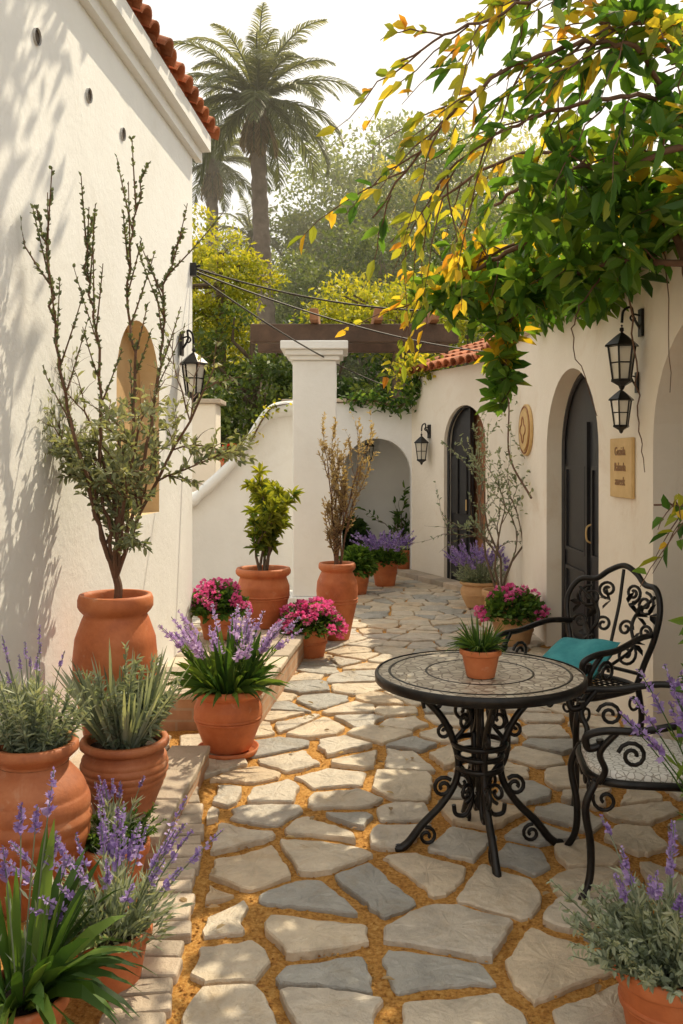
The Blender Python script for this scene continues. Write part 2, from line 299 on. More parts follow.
def make_pot(e,kind,Rr,H,mat=TERRA,ribs=0,saucer=False,bands=True):
    p=PR[kind]; b=B(); P=[]
    for i in range(len(p)-1):
        k=4 if p[i+1][1]-p[i][1]>.05 else 2
        for j in range(k):
            t=j/k; P.append([p[i][0]*(1-t)+p[i+1][0]*t,p[i][1]*(1-t)+p[i+1][1]*t])
    P.append(list(p[-1])); P=np.array(P)
    if ribs:
        n=110; top_i=[i for i,q in enumerate(p) if q[1]>.79][0]
        zz=np.linspace(.05,.8,n); rr=np.interp(zz,[q[0+1] for q in p[:top_i+1]],[q[0] for q in p[:top_i+1]])+.030*np.abs(np.sin(zz*ribs*6.28))*np.clip((zz-.3)*6,0,1)
        tail=P[[i for i in range(len(P)) if (P[i,1]>.8 or i>len(P)-6)]]
        P=np.concatenate([[[p[0][0],0],[p[1][0],.02]],np.stack([rr,zz],1),tail])
    P=P*np.array([Rr,H]); lathe(b,P,48)
    V=b.v[0]; a=np.arctan2(V[:,1],V[:,0]); ph=NR.random()*6; V[:,:2]*=(1+.008*np.sin(2*a+ph)+.005*np.sin(3*a+V[:,2]*9))[:,None]
    b.add([(0,0,.004)]+[(p[0][0]*Rr*math.cos(a),p[0][0]*Rr*math.sin(a),.004) for a in np.linspace(0,6.283,24)],[(0,i+2,i+1) for i in range(23)])
    if bands and not ribs:
        for zf in (.5,.54):
            zi=zf*H; ri=np.interp(zf,[q[1] for q in p[:6]],[q[0] for q in p[:6]])*Rr
            lathe(b,[(ri-.004,zi-.008),(ri+.006,zi-.004),(ri+.006,zi+.004),(ri-.002,zi+.008)],48)
    o=b.obj('pot',mat,e,True)
    s=B(); a=np.linspace(0,2*math.pi,24,endpoint=False); rs=p[-1][0]*Rr+.004
    s.add([(0,0,H*.9+.01)]+[(rs*math.cos(t),rs*math.sin(t),H*.88) for t in a],[(0,i+1,(i+1)%24+1) for i in range(24)]); s.obj('soil',SOIL,e,True)
    if saucer:
        s=B(); lathe(s,[(0,.006),(Rr*.8,.006),(Rr*.86,.03),(Rr*.9,.032),(Rr*.84,-.002),(0,-.002)],40); s.obj('saucer',mat,e,True)
        o.location.z=.012
def potted(label,cat,loc,kind,Rr,H,plant,mat=TERRA,name='potted_plant',**k):
    e=empty(name,loc,label,cat,rot=NR.random()*6); make_pot(e,kind,Rr,H,mat,**k); plant(e,H*.9); return e

# ---------------------------------------------------------------- walls
def wall(b,p0,p1,z0,z1,th,ops=(),mi=0,rmi=None):
    """front face on p0->p1, front normal to the right of travel; thickness goes to the left"""
    p0=np.array(p0,float);p1=np.array(p1,float); Lw=np.linalg.norm(p1-p0); d=(p1-p0)/Lw; n=np.array([-d[1],d[0]])
    rmi=mi if rmi is None else rmi
    z1f=(lambda u:z1) if not callable(z1) else z1
    def pt(u,z,t): q=p0+d*u+n*t; return (q[0],q[1],z)
    def quad(a,c,e,f,m): b.add([a,c,e,f],[(0,1,2,3)],.5,m)
    def span(u0,u1,za0,za1,zb0,zb1):
        quad(pt(u0,za0,0),pt(u1,za1,0),pt(u1,zb1,0),pt(u0,zb0,0),mi)
        quad(pt(u1,za1,th),pt(u0,za0,th),pt(u0,zb0,th),pt(u1,zb1,th),mi)
    def full(u0,u1):
        m=max(1,int((u1-u0)/.4))
        for i in range(m):
            a=u0+(u1-u0)*i/m; c=u0+(u1-u0)*(i+1)/m
            span(a,c,z0,z0,z1f(a),z1f(c)); quad(pt(a,z1f(a),0),pt(c,z1f(c),0),pt(c,z1f(c),th),pt(a,z1f(a),th),mi)
    cur=0
    for (u0,u1,zb,zs,h) in sorted(ops):
        full(cur,u0); N=20; uc=(u0+u1)/2; hw=(u1-u0)/2
        us=[uc-hw*math.cos(math.pi*i/N) for i in range(N+1)]; az=[zs+h*math.sin(math.pi*i/N) for i in range(N+1)]
        for i in range(N):
            span(us[i],us[i+1],az[i],az[i+1],z1f(us[i]),z1f(us[i+1])); quad(pt(us[i],az[i],0),pt(us[i],az[i],th),pt(us[i+1],az[i+1],th),pt(us[i+1],az[i+1],0),rmi)
            quad(pt(us[i],z1f(us[i]),0),pt(us[i+1],z1f(us[i+1]),0),pt(us[i+1],z1f(us[i+1]),th),pt(us[i],z1f(us[i]),th),mi)
        quad(pt(u0,zb,0),pt(u0,zb,th),pt(u0,zs,th),pt(u0,zs,0),rmi); quad(pt(u1,zb,th),pt(u1,zb,0),pt(u1,zs,0),pt(u1,zs,th),rmi)
        if zb>z0+.01: span(u0,u1,z0,z0,zb,zb); quad(pt(u0,zb,0),pt(u1,zb,0),pt(u1,zb,th),pt(u0,zb,th),rmi)
        cur=u1
    full(cur,Lw)
    for u in (0,Lw): quad(pt(u,z0,0),pt(u,z0,th),pt(u,z1f(u),th),pt(u,z1f(u),0),mi)
def frame2(p0,p1):
    p0=np.array(p0,float);p1=np.array(p1,float); d=(p1-p0)/np.linalg.norm(p1-p0); n=np.array([-d[1],d[0]]); return p0,d,n
def archpanel(b,p0,p1,u0,u1,z0,zs,h,t,th,mi=0):
    P0,d,n=frame2(p0,p1); N=16; uc=(u0+u1)/2; hw=(u1-u0)/2
    pr=[(u0,z0)]+[(uc-hw*math.cos(math.pi*i/N),zs+h*math.sin(math.pi*i/N)) for i in range(N+1)]+[(u1,z0)]
    V=[(*(P0+d*u+n*t),z) for u,z in pr]+[(*(P0+d*u+n*(t+th)),z) for u,z in pr]; k=len(pr)
    b.add(V,[tuple(range(k)),tuple(range(2*k-1,k-1,-1))]+[(i,(i+1)%k,k+(i+1)%k,k+i) for i in range(k)],.5,mi)
def archframe(b,p0,p1,u0,u1,z0,zs,h,t,r):
    P0,d,n=frame2(p0,p1); N=20; uc=(u0+u1)/2; hw=(u1-u0)/2
    pr=[(u0,z0)]+[(uc-hw*math.cos(math.pi*i/N),zs+h*math.sin(math.pi*i/N)) for i in range(N+1)]+[(u1,z0)]
    tube(b,[(*(P0+d*u+n*t),z) for u,z in pr],r,6)
def tiles(b,p0,p1,ze,outw,slopeL,pitch,per=.2,courses=4):
    p0=np.array(p0,float);p1=np.array(p1,float); L=np.linalg.norm(p1-p0); d=(p1-p0)/L
    o=np.array(outw,float); o/=np.linalg.norm(o); cs,sn=math.cos(pitch),math.sin(pitch); N=8
    for i in range(int(L/per)+1):
        c=p0+d*(i*per); rr=per*.46
        for k in range(courses):
            s0=slopeL*k/courses-.03+NR.normal()*.008; s1=slopeL*(k+1)/courses+.02; V=[]; jit=NR.normal()*.009; rn=NR.random()
            for s,lift,rad in ((s0,.018,rr),(s1,0,rr*.85)):
                for hh in (0,-.014):
                    for j in range(N+1):
                        a=math.pi*j/N; x=(rad+hh)*math.cos(a)+jit; z=(rad+hh)*math.sin(a)*.9+lift
                        q=c+d*x-o*(s*cs-z*sn); V.append((q[0],q[1],ze+s*sn+z*cs))
            M=N+1; F=[]
            for j in range(N):
                F+=[(j,j+1,2*M+j+1,2*M+j),(M+j,3*M+j,3*M+j+1,M+j+1),(j,M+j,M+j+1,j+1)]
            b.add(V,F,rn)
            V=[]
            for s in (s0+.03,s1):
                for j in range(5):
                    a=math.pi*j/4; q=c+d*(per/2+rr*.7*math.cos(a))-o*(s*cs); V.append((q[0],q[1],ze+s*sn+.03-.05*math.sin(a)))
            b.add(V,[(j,j+1,6+j,5+j) for j in range(4)],NR.random())

# ================================================================ WORLD
sc=bpy.context.scene
w=bpy.data.worlds.new("World"); sc.world=w; w.use_nodes=True; nt=w.node_tree
bg=nt.nodes['Background']; sky=nt.nodes.new('ShaderNodeTexSky'); sky.sky_type='NISHITA'; sky.sun_disc=False
sky.sun_elevation=math.asin(SUN.z); sky.sun_rotation=math.atan2(SUN.x,SUN.y); sky.dust_density=6; sky.air_density=1.0; sky.ozone_density=.6
warm=mixc(nt,.8,sky.outputs[0],(11.4,11.0,10.2)); nt.links.new(warm,bg.inputs[0]); bg.inputs[1].default_value=.112
ld=bpy.data.lights.new('sun','SUN'); ld.energy=5.0; ld.angle=math.radians(.5); ld.color=(1,.86,.62)
lo=bpy.data.objects.new('sun',ld); C.objects.link(lo); lo.rotation_euler=SUN.to_track_quat('Z','Y').to_euler(); lo.location=(8,6,12)
sc.view_settings.view_transform='Standard'; sc.view_settings.look='None'; sc.view_settings.exposure=0
cam=bpy.data.cameras.new('camera'); co=bpy.data.objects.new('camera',cam); C.objects.link(co); sc.camera=co
co.location=(0,0,1.65); co.rotation_euler=(math.radians(90),0,0); cam.sensor_fit='VERTICAL'; cam.sensor_height=36; cam.lens=36*900/1024
cam.shift_y=-52/1024; cam.clip_end=1000; cam.clip_start=.05
hm=bpy.data.materials.new('air_haze'); hm.use_nodes=True; hn=hm.node_tree; hn.nodes.remove(hn.nodes['Principled BSDF'])
vs=hn.nodes.new('ShaderNodeVolumeScatter'); vs.inputs['Color'].default_value=(1,.94,.80,1); vs.inputs['Density'].default_value=.0045; vs.inputs['Anisotropy'].default_value=.5
hn.links.new(vs.outputs[0],hn.nodes['Material Output'].inputs['Volume'])
b=B(); box(b,(0,52,14),(110,70,30)); top(b.obj('haze',hm),'thin warm haze hanging in the air over the wood','haze',kind='structure')

# ================================================================ GROUND
def hill(x,y): return max(0,(y-17))*.10
b=B(); xs=np.concatenate([np.linspace(-300,-20,8),np.linspace(-15,15,9),np.linspace(20,300,8)]); ys=np.concatenate([[-300,-60,-5],np.linspace(0,60,16),[90,150,300,500]])
V=[(x,y,-.03+min(hill(x,y),9)) for y in ys for x in xs]; k=len(xs)
b.add(V,np.array([(j*k+i,j*k+i+1,(j+1)*k+i+1,(j+1)*k+i) for j in range(len(ys)-1) for i in range(k-1)]))
top(b.obj('ground',EARTH,smooth=True),'dry earth ground rising to a wooded slope','ground',kind='structure')
b=B(); nx,ny=80,240
gx=np.linspace(-2.2,2.6,nx); gy=np.linspace(-1,14.3,ny); GX,GY=np.meshgrid(gx,gy); GZ=.006+.006*np.sin(GX*9+GY*4)*np.sin(GY*7)+NR.random(GX.shape)*.006
I=np.arange(nx-1)[None]+np.arange(ny-1)[:,None]*nx; F=np.stack([I,I+1,I+1+nx,I+nx],-1).reshape(-1,4)
b.add(np.stack([GX,GY,GZ],-1).reshape(-1,3),F)
n=14000; px_=NR.uniform(-1.3,1.8,n); py_=2.2+NR.random(n)**1.5*4; 
leaves(b,np.stack([px_,py_,np.full(n,.013)],1),rdir(n)*np.array([1,1,.3]),.009+.006*NR.random(n),.009,'leaf')
top(b.obj('gravel_bed',GRAVEL,smooth=True),'orange gravel bed between the paving stones','ground',kind='structure')
def clip(poly,p,n):
    out=[]
    for i in range(len(poly)):
        a=poly[i];c=poly[(i+1)%len(poly)]; da=(a[0]-p[0])*n[0]+(a[1]-p[1])*n[1]; dc=(c[0]-p[0])*n[0]+(c[1]-p[1])*n[1]
        if da<=0: out.append(a)
        if da*dc<0:
            t=da/(da-dc); out.append((a[0]+(c[0]-a[0])*t,a[1]+(c[1]-a[1])*t))
    return out
def xl(y): return np.interp(y,[1.5,2.7,3.8,4.4,4.6,5.2,5.4,14],[-.42,-.46,-.55,-.64,-1.2,-1.2,-.6,-.2]) if y<8.7 else -2.0
seeds=[]; y=1.6; row=0
while y<14:
    spx=np.interp(y,[2,5,7,9,14],[.37,.34,.29,.25,.23]); spy=np.interp(y,[2,5,9,14],[.255,.25,.27,.28]); x=-2.2+(row%2)*spx/2
    while x<2.3: seeds.append((x+R.uniform(-.45,.45)*spx,y+R.uniform(-.43,.43)*spy)); x+=spx*R.uniform(.68,1.4)
    y+=spy; row+=1
b=B()
for i,s in enumerate(seeds):
    if s[0]<xl(s[1])-.18 or s[0]>1.9: continue
    gap=np.interp(s[1],[2,4.0,6,9],[.029,.027,.020,.009])
    poly=[(s[0]-.6,s[1]-.6),(s[0]+.6,s[1]-.6),(s[0]+.6,s[1]+.6),(s[0]-.6,s[1]+.6)]
    for j,t in enumerate(seeds):
        if j==i: continue
        dx,dy=t[0]-s[0],t[1]-s[1]; D=math.hypot(dx,dy)
        if D>1.3 or D<.02: continue
        g=gap*R.uniform(.35,1.8)
        n0=(dx/D,dy/D); poly=clip(poly,(s[0]+dx/2-n0[0]*g,s[1]+dy/2-n0[1]*g),n0)
        if len(poly)<3: break
    poly=clip(poly,(xl(s[1])+R.uniform(0,.03),s[1]),(-1,0)); poly=clip(poly,(1.86,0),(1,0))
    if len(poly)<3: continue
    ar=abs(sum(poly[q][0]*poly[(q+1)%len(poly)][1]-poly[(q+1)%len(poly)][0]*poly[q][1] for q in range(len(poly))))/2
    if ar<.004: continue
    pts=[]
    for q in range(len(poly)):
        a=poly[q];c=poly[(q+1)%len(poly)]; l=math.hypot(c[0]-a[0],c[1]-a[1])
        if l<.025: pts.append(((a[0]+c[0])/2,(a[1]+c[1])/2)); continue
        m=max(2,int(l/.03)); nxn,nyn=-(c[1]-a[1])/l,(c[0]-a[0])/l; bow=R.gauss(0,.009)
        for k2 in range(m):
            t=.05+.90*(k2)/(m-1); w_=bow*math.sin(math.pi*t)+R.gauss(0,.0035)
            pts.append((a[0]+(c[0]-a[0])*t+nxn*w_,a[1]+(c[1]-a[1])*t+nyn*w_))
    if len(pts)<5: continue
    k=len(pts); cx=sum(p[0] for p in pts)/k; cy=sum(p[1] for p in pts)/k; h=.032+R.uniform(-.006,.006); tx,ty=R.gauss(0,.010),R.gauss(0,.010)
    def ring(f,z,jz=0): return [(cx+(p[0]-cx)*f,cy+(p[1]-cy)*f,z+(p[0]-cx)*tx+(p[1]-cy)*ty+R.gauss(0,jz)) for p in pts]
    V=[(p[0],p[1],-.01) for p in pts]+ring(1,h-.007)+ring(.965,h,.0006)+ring(.75,h+.001,.0014)+ring(.4,h+.001,.0014)+[(cx,cy,h)]
    F=[(r_*k+q,r_*k+(q+1)%k,(r_+1)*k+(q+1)%k,(r_+1)*k+q) for r_ in range(4) for q in range(k)]+[(4*k+q,4*k+(q+1)%k,5*k) for q in range(k)]
    b.add(V,F,R.random())
top(b.obj('stone_path',STONE,smooth=False),'irregular grey and beige flagstone path','path',kind='structure')
b=B(); E=smoothpath([(-.50,1.6,0),(-.54,2.6,0),(-.62,3.7,0),(-.74,4.45,0)],10)
d=np.concatenate([[0],np.cumsum(np.linalg.norm(np.diff(E,axis=0),axis=1))]); s=0
while s<d[-1]-.05:
    wd=R.uniform(.08,.125); m=s+wd/2; px=np.interp(m,d,E[:,0]);py=np.interp(m,d,E[:,1]); q=np.interp(m+.02,d,E[:,0])-px
    box(b,(px-.05+R.gauss(0,.006),py,.022+R.uniform(-.006,.006)),(R.uniform(.155,.205),wd-.014,.05),-math.atan2(q,.02)+R.gauss(0,.07),R.random()); s+=wd
o=b.obj('brick_edging',PAVER); bevel(o,.010); top(o,'row of pale bricks edging the path','edging',kind='structure')

def ledge(x0y,x1y,y0,y1,h,label):
    (xa,xb)=x0y,x1y
    e=empty('raised_ledge',((xa[0]+xb[0])/2,y0,0),label,'ledge'); lx,ly=e.location.x,e.location.y
    b=B(); V=[(xa[0],y0),(xb[0],y0),(xb[1],y1),(xa[1],y1)]
    b.add([(x-lx,y-ly,0) for x,y in V]+[(x-lx,y-ly,h-.04) for x,y in V],[(3,2,1,0),(4,5,6,7),(0,1,5,4),(1,2,6,5),(2,3,7,6),(3,0,4,7)])
    b.obj('base',BRICK,e)
    b=B(); n=max(2,int((y1-y0)/.32)); m=3
    for i in range(n):
        ya=y0+(y1-y0)*i/n-.02*(i==0); yb=y0+(y1-y0)*(i+1)/n
        for j in range(m):
            f=lambda y,u:(xa[0]+(xa[1]-xa[0])*(y-y0)/(y1-y0))*(1-u)+(xb[0]+(xb[1]-xb[0])*(y-y0)/(y1-y0)+.02)*u
            u0,u1=j/m,(j+1)/m; g=.004; zt=h+R.uniform(-.004,.004)
            Q=[(f(ya,u0)+g,ya+g),(f(ya,u1)-g+R.uniform(-.008,.006),ya+g),(f(yb,u1)-g+R.uniform(-.008,.006),yb-g),(f(yb,u0)+g,yb-g)]
            b.add([(x-lx,y-ly,h-.04) for x,y in Q]+[(x-lx,y-ly,zt) for x,y in Q],[(3,2,1,0),(4,5,6,7),(0,1,5,4),(1,2,6,5),(2,3,7,6),(3,0,4,7)],R.random())
    o=b.obj('coping',PAVER,e); bevel(o,.008)
ledge((-1.46,-1.34),(-.74,-.70),3.6,4.75,.15,'low brick ledge with stone coping beside the white house')
ledge((-1.30,-1.12),(-.50,-.22),5.45,8.2,.24,'long raised brick ledge with stone coping under potted plants')

# ================================================================ LEFT HOUSE
def wl(y): return -1.70+.077*y
e=empty('white_house',(wl(7),7,0),'tall white plastered house with clay tile eaves and arched window','house'); ex,ey=e.location.x,e.location.y
def off(b):
    for v in b.v: v[:,0]-=OX; v[:,1]-=OY
OX,OY=ex,ey
p0=(wl(7),7.0); p1=(wl(-.5),-.5); dl=np.array(p1)-np.array(p0); LL=np.linalg.norm(dl); dl/=LL
q0=p1;q1=p0; vy=lambda y:(y+.5)/7.5*LL
b=B(); wall(b,q0,q1,0,4.2,.3,[(vy(5.2),vy(6.08),1.30,2.12,.4)],0,1)
wall(b,(wl(7)-.02,7.003),(wl(7)-4,7.3),0,4.2,.3); off(b)
o=b.obj('wall',[WHITE,TANP],e)
b=B(); archpanel(b,q0,q1,vy(5.2),vy(6.08),1.30,2.12,.4,.13,.05); off(b); b.obj('window',NICHE,e)
b=B()
for (za,zb,t) in ((4.00,4.08,.05),(4.08,4.2,.12)):
    P0,d_,n_=frame2(q0,q1)
    a=P0-n_*t; c=P0+d_*(LL+.12)-n_*t
    b.add([(*a,za),(*c,za),(*(P0+d_*(LL+.12)-n_*.001),za),(*(P0-n_*.001),za),(*a,zb),(*c,zb),(*(P0+d_*(LL+.12)-n_*.001),zb),(*(P0-n_*.001),zb)],[(0,1,2,3),(4,5,6,7),(0,1,5,4),(1,2,6,5),(2,3,7,6),(3,0,4,7)])
off(b); b.obj('cornice',WHITE,e)
b=B(); tiles(b,np.array(p0)+(.13,.15),np.array(p1)+(.13,0),4.215,(1,-.077),1.4,.4,.19,4); off(b); b.obj('roof',TILE,e)
for yy in (3.45,4.08,4.74,5.3):
    b=B(); P0,d_,n_=frame2(q0,q1); c=P0+d_*vy(yy)
    tube(b,[(*(c+n_*.03),3.57),(*(c-n_*.012),3.568)],.038,14,cap=False); tube(b,[(*(c-n_*.011),3.568),(*(c+n_*.03),3.57)],.031,14,cap=False)
    off(b); b.obj('vent_pipe',GREYP,e)
    b=B(); tube(b,[(*(c-n_*.006),3.568),(*(c-n_*.004),3.568)],.0325,12); off(b); b.obj('vent_shade_disc',SOIL,e)  # dark disc in the pipe mouth stands in for the hole's shade

# ================================================================ LANTERNS
def lantern(loc,rot,label,scale=1,hang=.0,arm=.16,drop=.06):
    e=empty('wall_lantern',loc,label,'lantern',rot); e.scale=(scale,)*3
    b=B(); box(b,(.008,0,0),(.016,.06,.16)); 
    tube(b,smoothpath([(.01,0,-.04),(.05,0,.03),(arm*.6,0,.09),(arm,0,.07),(arm+.01,0,.0)]),.008,6)
    tube(b,smoothpath([(.01,0,.04),(.05,0,.05),(.07,0,.03),(.055,0,.01),(.04,0,.03)]),.006,6)
    if drop>.06: tube(b,[(arm+.01,0,0),(arm+.01,0,-drop)],.005,5)
    b.obj('bracket',IRON,e)
    x=arm+.01; z=-drop
    b=B(); lathe(b,[(.001,z+.035),(.012,z+.03),(.014,z+.015),(.006,z+.005),(.03,z-.012),(.05,z-.028),(.098,z-.07),(.1,z-.08),(.088,z-.082)],6,c=(x,0,0)); lathe(b,[(.001,z+.05),(.008,z+.043),(.001,z+.035)],6,c=(x,0,0)); b.obj('lantern_roof',IRON,e)
    b=B(); lathe(b,[(.076,z-.083),(.05,z-.27)],6,c=(x,0,0)); b.obj('glass',GLASS,e)
    b=B()
    for k in range(6):
        a=k/6*2*math.pi; tube(b,[(x+.08*math.cos(a),.08*math.sin(a),z-.08),(x+.053*math.cos(a),.053*math.sin(a),z-.272)],.006,4)
    lathe(b,[(.03,z-.268),(.062,z-.27),(.064,z-.285),(.045,z-.295),(.02,z-.31),(.012,z-.33),(.001,z-.338)],6,c=(x,0,0))
    tube(b,[(x+.066*math.cos(k/6*6.2832),.066*math.sin(k/6*6.2832),z-.175) for k in range(6)],.004,4,closed=True)
    b.obj('lantern_frame',IRON,e); 
    return e
lantern((wl(6.6)+.012,6.6,2.50),-.08,'black wrought iron wall lantern on the white house corner',1.08,arm=.08)

# ================================================================ RIGHT HOUSE
XR=1.8
e=empty('cream_house',(XR,9.8,0),'low cream plastered house with arched doorways and tiled roof','house'); OX,OY=XR,9.8
YC=10.9
A0,A1=(XR,YC),(XR,1.0)
B0,B1=(1.0,12.8),(XR,YC)
ua=lambda y:YC-y
LB=math.hypot(.8,1.9); ub=lambda t:t*LB
ops=[(ua(7.9),ua(6.3),0,1.72,.65),(ua(5.2),ua(3.5),0,1.75,.7)]
b=B(); wall(b,A0,A1,0,2.85,.35,ops,0,0)
opb=(ub(.45),ub(.95),0,1.85,.50); wall(b,B0,B1,0,2.85,.35,[opb],0,0)
off(b); b.obj('wall',CREAM,e)
b=B(); b.add([(XR+.36,1,0.01),(XR+3,1,0.01),(XR+3,14,0.01),(XR+.36,14,0.01)],[(0,1,2,3)]); 
b.add([(XR+.9,1,0),(XR+.9,14,0),(XR+.9,14,2.8),(XR+.9,1,2.8)],[(0,1,2,3)]); b.add([(XR+.3,1,2.8),(XR+3,1,2.8),(XR+3,14,2.8),(XR+.3,14,2.8)],[(0,1,2,3)])
for yy in (5.6,3.3): b.add([(XR+.3,yy,0),(XR+.9,yy,0),(XR+.9,yy,2.8),(XR+.3,yy,2.8)],[(0,1,2,3)])
off(b); b.obj('porch_interior',GREYP,e)
b=B(); y=1.0
while y<9.4:
    l=R.uniform(.3,.4); box(b,(XR+.15,y+l/2,2.878+R.uniform(-.003,.003)),(.42,l-.008,.05),0,R.random()); y+=l
off(b); bevel(b.obj('coping',PAVER,e),.01)
b=B(); tiles(b,(.86,12.75),(XR-.16,YC),2.86,(-.92,-.39),1.8,.35,.19,5); tiles(b,(XR-.14,YC),(XR-.14,9.5),2.86,(-1,0),1.8,.35,.19,5); off(b); b.obj('roof',TILE,e)
def door(p0,p1,u0,u1,zs,h,t,leaves_=2,mat=BLACKW,skip=None):
    b=B(); g=.02; um=(u0+u1)/2; P0,d_,n_=frame2(p0,p1)
    archpanel(b,p0,p1,u0+g,u1-g,0.03,zs,h-g,t,.05)
    ang=math.atan2(d_[1],d_[0])
    for k in range(leaves_):
        a=u0+(u1-u0)*k/leaves_; c=u0+(u1-u0)*(k+1)/leaves_
        for (z0,z1) in ((.15,.75),(.88,1.6)):
            for (ua_,ub_,za,zb) in ((a+.09,c-.09,z0,z0+.03),(a+.09,c-.09,z1-.03,z1),(a+.09,a+.12,z0+.03,z1-.03),(c-.12,c-.09,z0+.03,z1-.03)):
                q=P0+d_*(ua_+ub_)/2+n_*(t-.008); box(b,(q[0],q[1],(za+zb)/2),(ub_-ua_,.02,zb-za),ang)
        q=P0+d_*(c-.02)+n_*(t-.012)
        if k<leaves_-1: box(b,(q[0],q[1],1.0),(.05,.03,1.9),ang)
    off(b); o=b.obj('door',mat,e)
    b=B(); q=P0+d_*(um+.09)+n_*(t-.01); q2=q-n_*.04; tube(b,smoothpath([(q[0],q[1],1.0),(q2[0],q2[1],1.03),(q2[0],q2[1],1.12),(q[0],q[1],1.15)]),.008,6); off(b)
    b.obj('handle',SIGNW,o)
    b=B(); archframe(b,p0,p1,u0+.012,u1-.012,0,zs,h-.012,t-.01,.022); off(b); b.obj('door_frame',BLACKW,e)
door(A0,A1,ua(7.9),ua(6.3),1.72,.65,.16)
P0,d_,n_=frame2(B0,B1)
b=B(); archpanel(b,B0,B1,opb[0]+.02,opb[1]-.02,.02,1.85,.48,.22,.05); off(b); b.obj('door',WOODR,e)  # brown panel added behind the black leaf to stand in for the interior
um=(opb[0]+opb[1])/2-.02
b=B(); N=10; hw=(opb[1]-opb[0])/2-.02; uc=(opb[0]+opb[1])/2
pr=[(opb[0]+.02,.02)]+[(u,1.85+.48*math.sqrt(max(0,1-((u-uc)/hw)**2))) for u in np.linspace(opb[0]+.02,um,N)]+[(um,.02)]
V=[(*(P0+d_*u+n_*.10),z) for u,z in pr]+[(*(P0+d_*u+n_*.15),z) for u,z in pr]; k=len(pr)
b.add(V,[tuple(range(k)),tuple(range(2*k-1,k-1,-1))]+[(i,(i+1)%k,k+(i+1)%k,k+i) for i in range(k)])
for (z0,z1) in ((.15,.8),(.95,1.7)):
    for uu in (opb[0]+.14,opb[0]+.36):
        c=P0+d_*uu+n_*.09; box(b,(c[0],c[1],(z0+z1)/2),(.16,.025,z1-z0),math.atan2(d_[1],d_[0]))
off(b); o=b.obj('door',BLACKW,e); bevel(o,.006)
b=B(); c=P0+d_*(um-.06)+n_*.08; tube(b,[(c[0],c[1],1.0),(c[0],c[1],1.14)],.01,6); off(b); b.obj('handle',SIGNW,o)
b=B(); archframe(b,B0,B1,opb[0]+.012,opb[1]-.012,0,1.85,.49,.06,.02); off(b); b.obj('door_frame',BLACKW,e)
b=B()
for i in range(6):
    c=P0+d_*(LB*(i+.5)/6)-n_*.14; box(b,(c[0],c[1],.05),(LB/6-.01,.26,.1),math.atan2(d_[1],d_[0]),R.random())
off(b); bevel(b.obj('doorstep',PAVER,e),.01)

lantern((XR-.002,5.38,2.47),math.pi,'black iron lantern on the cream wall above a doorway',1.02,arm=.11)
lantern((XR-.002,5.46,2.12),math.pi,'smaller black iron lantern hung low on the cream wall',.78,arm=.12)
c=P0+d_*LB*.26-n_*.002; lantern((c[0],c[1],2.04),math.atan2(-n_[1],-n_[0]),'black iron wall lantern beside the dark arched door',1.15,arm=.1)
lantern((.42,13.78,1.98),-1.57,'small black lantern hanging inside the arched alcove',.9)

s=empty('wooden_sign',(XR-.002,5.73,1.60),'rectangular wooden name board with carved lettering on the cream wall','sign')
b=B(); box(b,(-.012,0,0),(.024,.44,.38)); bevel(b.obj('board',SIGNW,s),.006)
for i,(t,zz,sz) in enumerate((('Guaida',.08,.078),('Rakuda',-.02,.078),('aweek',-.11,.078))):
    cu=bpy.data.curves.new('lettering','FONT'); cu.body=t; cu.size=sz; cu.align_x='CENTER'; cu.extrude=.002
    to=bpy.data.objects.new('tmp',cu); C.objects.link(to); bpy.context.view_layer.update()
    me=bpy.data.meshes.new_from_object(to); bpy.data.objects.remove(to); me.materials.clear(); me.materials.append(TEXTM)
    o=bpy.data.objects.new('lettering',me); C.objects.link(o); o.parent=s
    o.matrix_local=Matrix(((0,0,-1,-.0265),(-1,0,0,0),(0,1,0,zz),(0,0,0,1)))
s=empty('oval_sign',(XR-.002,8.7,1.94),'oval carved wooden wall plaque on the cream house','plaque')
b=B(); N=32
for (f,x0,x1) in ((1,0,-.03),(.8,-.03,-.045)):
    V=[(x0,f*.27*math.cos(a),f*.25*math.sin(a)) for a in np.linspace(0,6.2832,N,endpoint=False)]+[(x1,f*.27*math.cos(a),f*.25*math.sin(a)) for a in np.linspace(0,6.2832,N,endpoint=False)]
    b.add(V,[tuple(range(N,2*N)),tuple(range(N-1,-1,-1))]+[(i,(i+1)%N,N+(i+1)%N,N+i) for i in range(N)])
bevel(b.obj('plaque_board',SIGNW,s),.006)
b=B(); tube(b,[(-.047,.1*math.cos(a)*(1+.25*math.cos(4*a)),.1*math.sin(a)*(1+.25*math.cos(4*a))) for a in np.linspace(0,6.2832,40,endpoint=False)],.008,5,closed=True); tube(b,[(-.032,.245*math.cos(a),.225*math.sin(a)) for a in np.linspace(0,6.2832,40,endpoint=False)],.008,5,closed=True); b.obj('carving',WOODR,s)

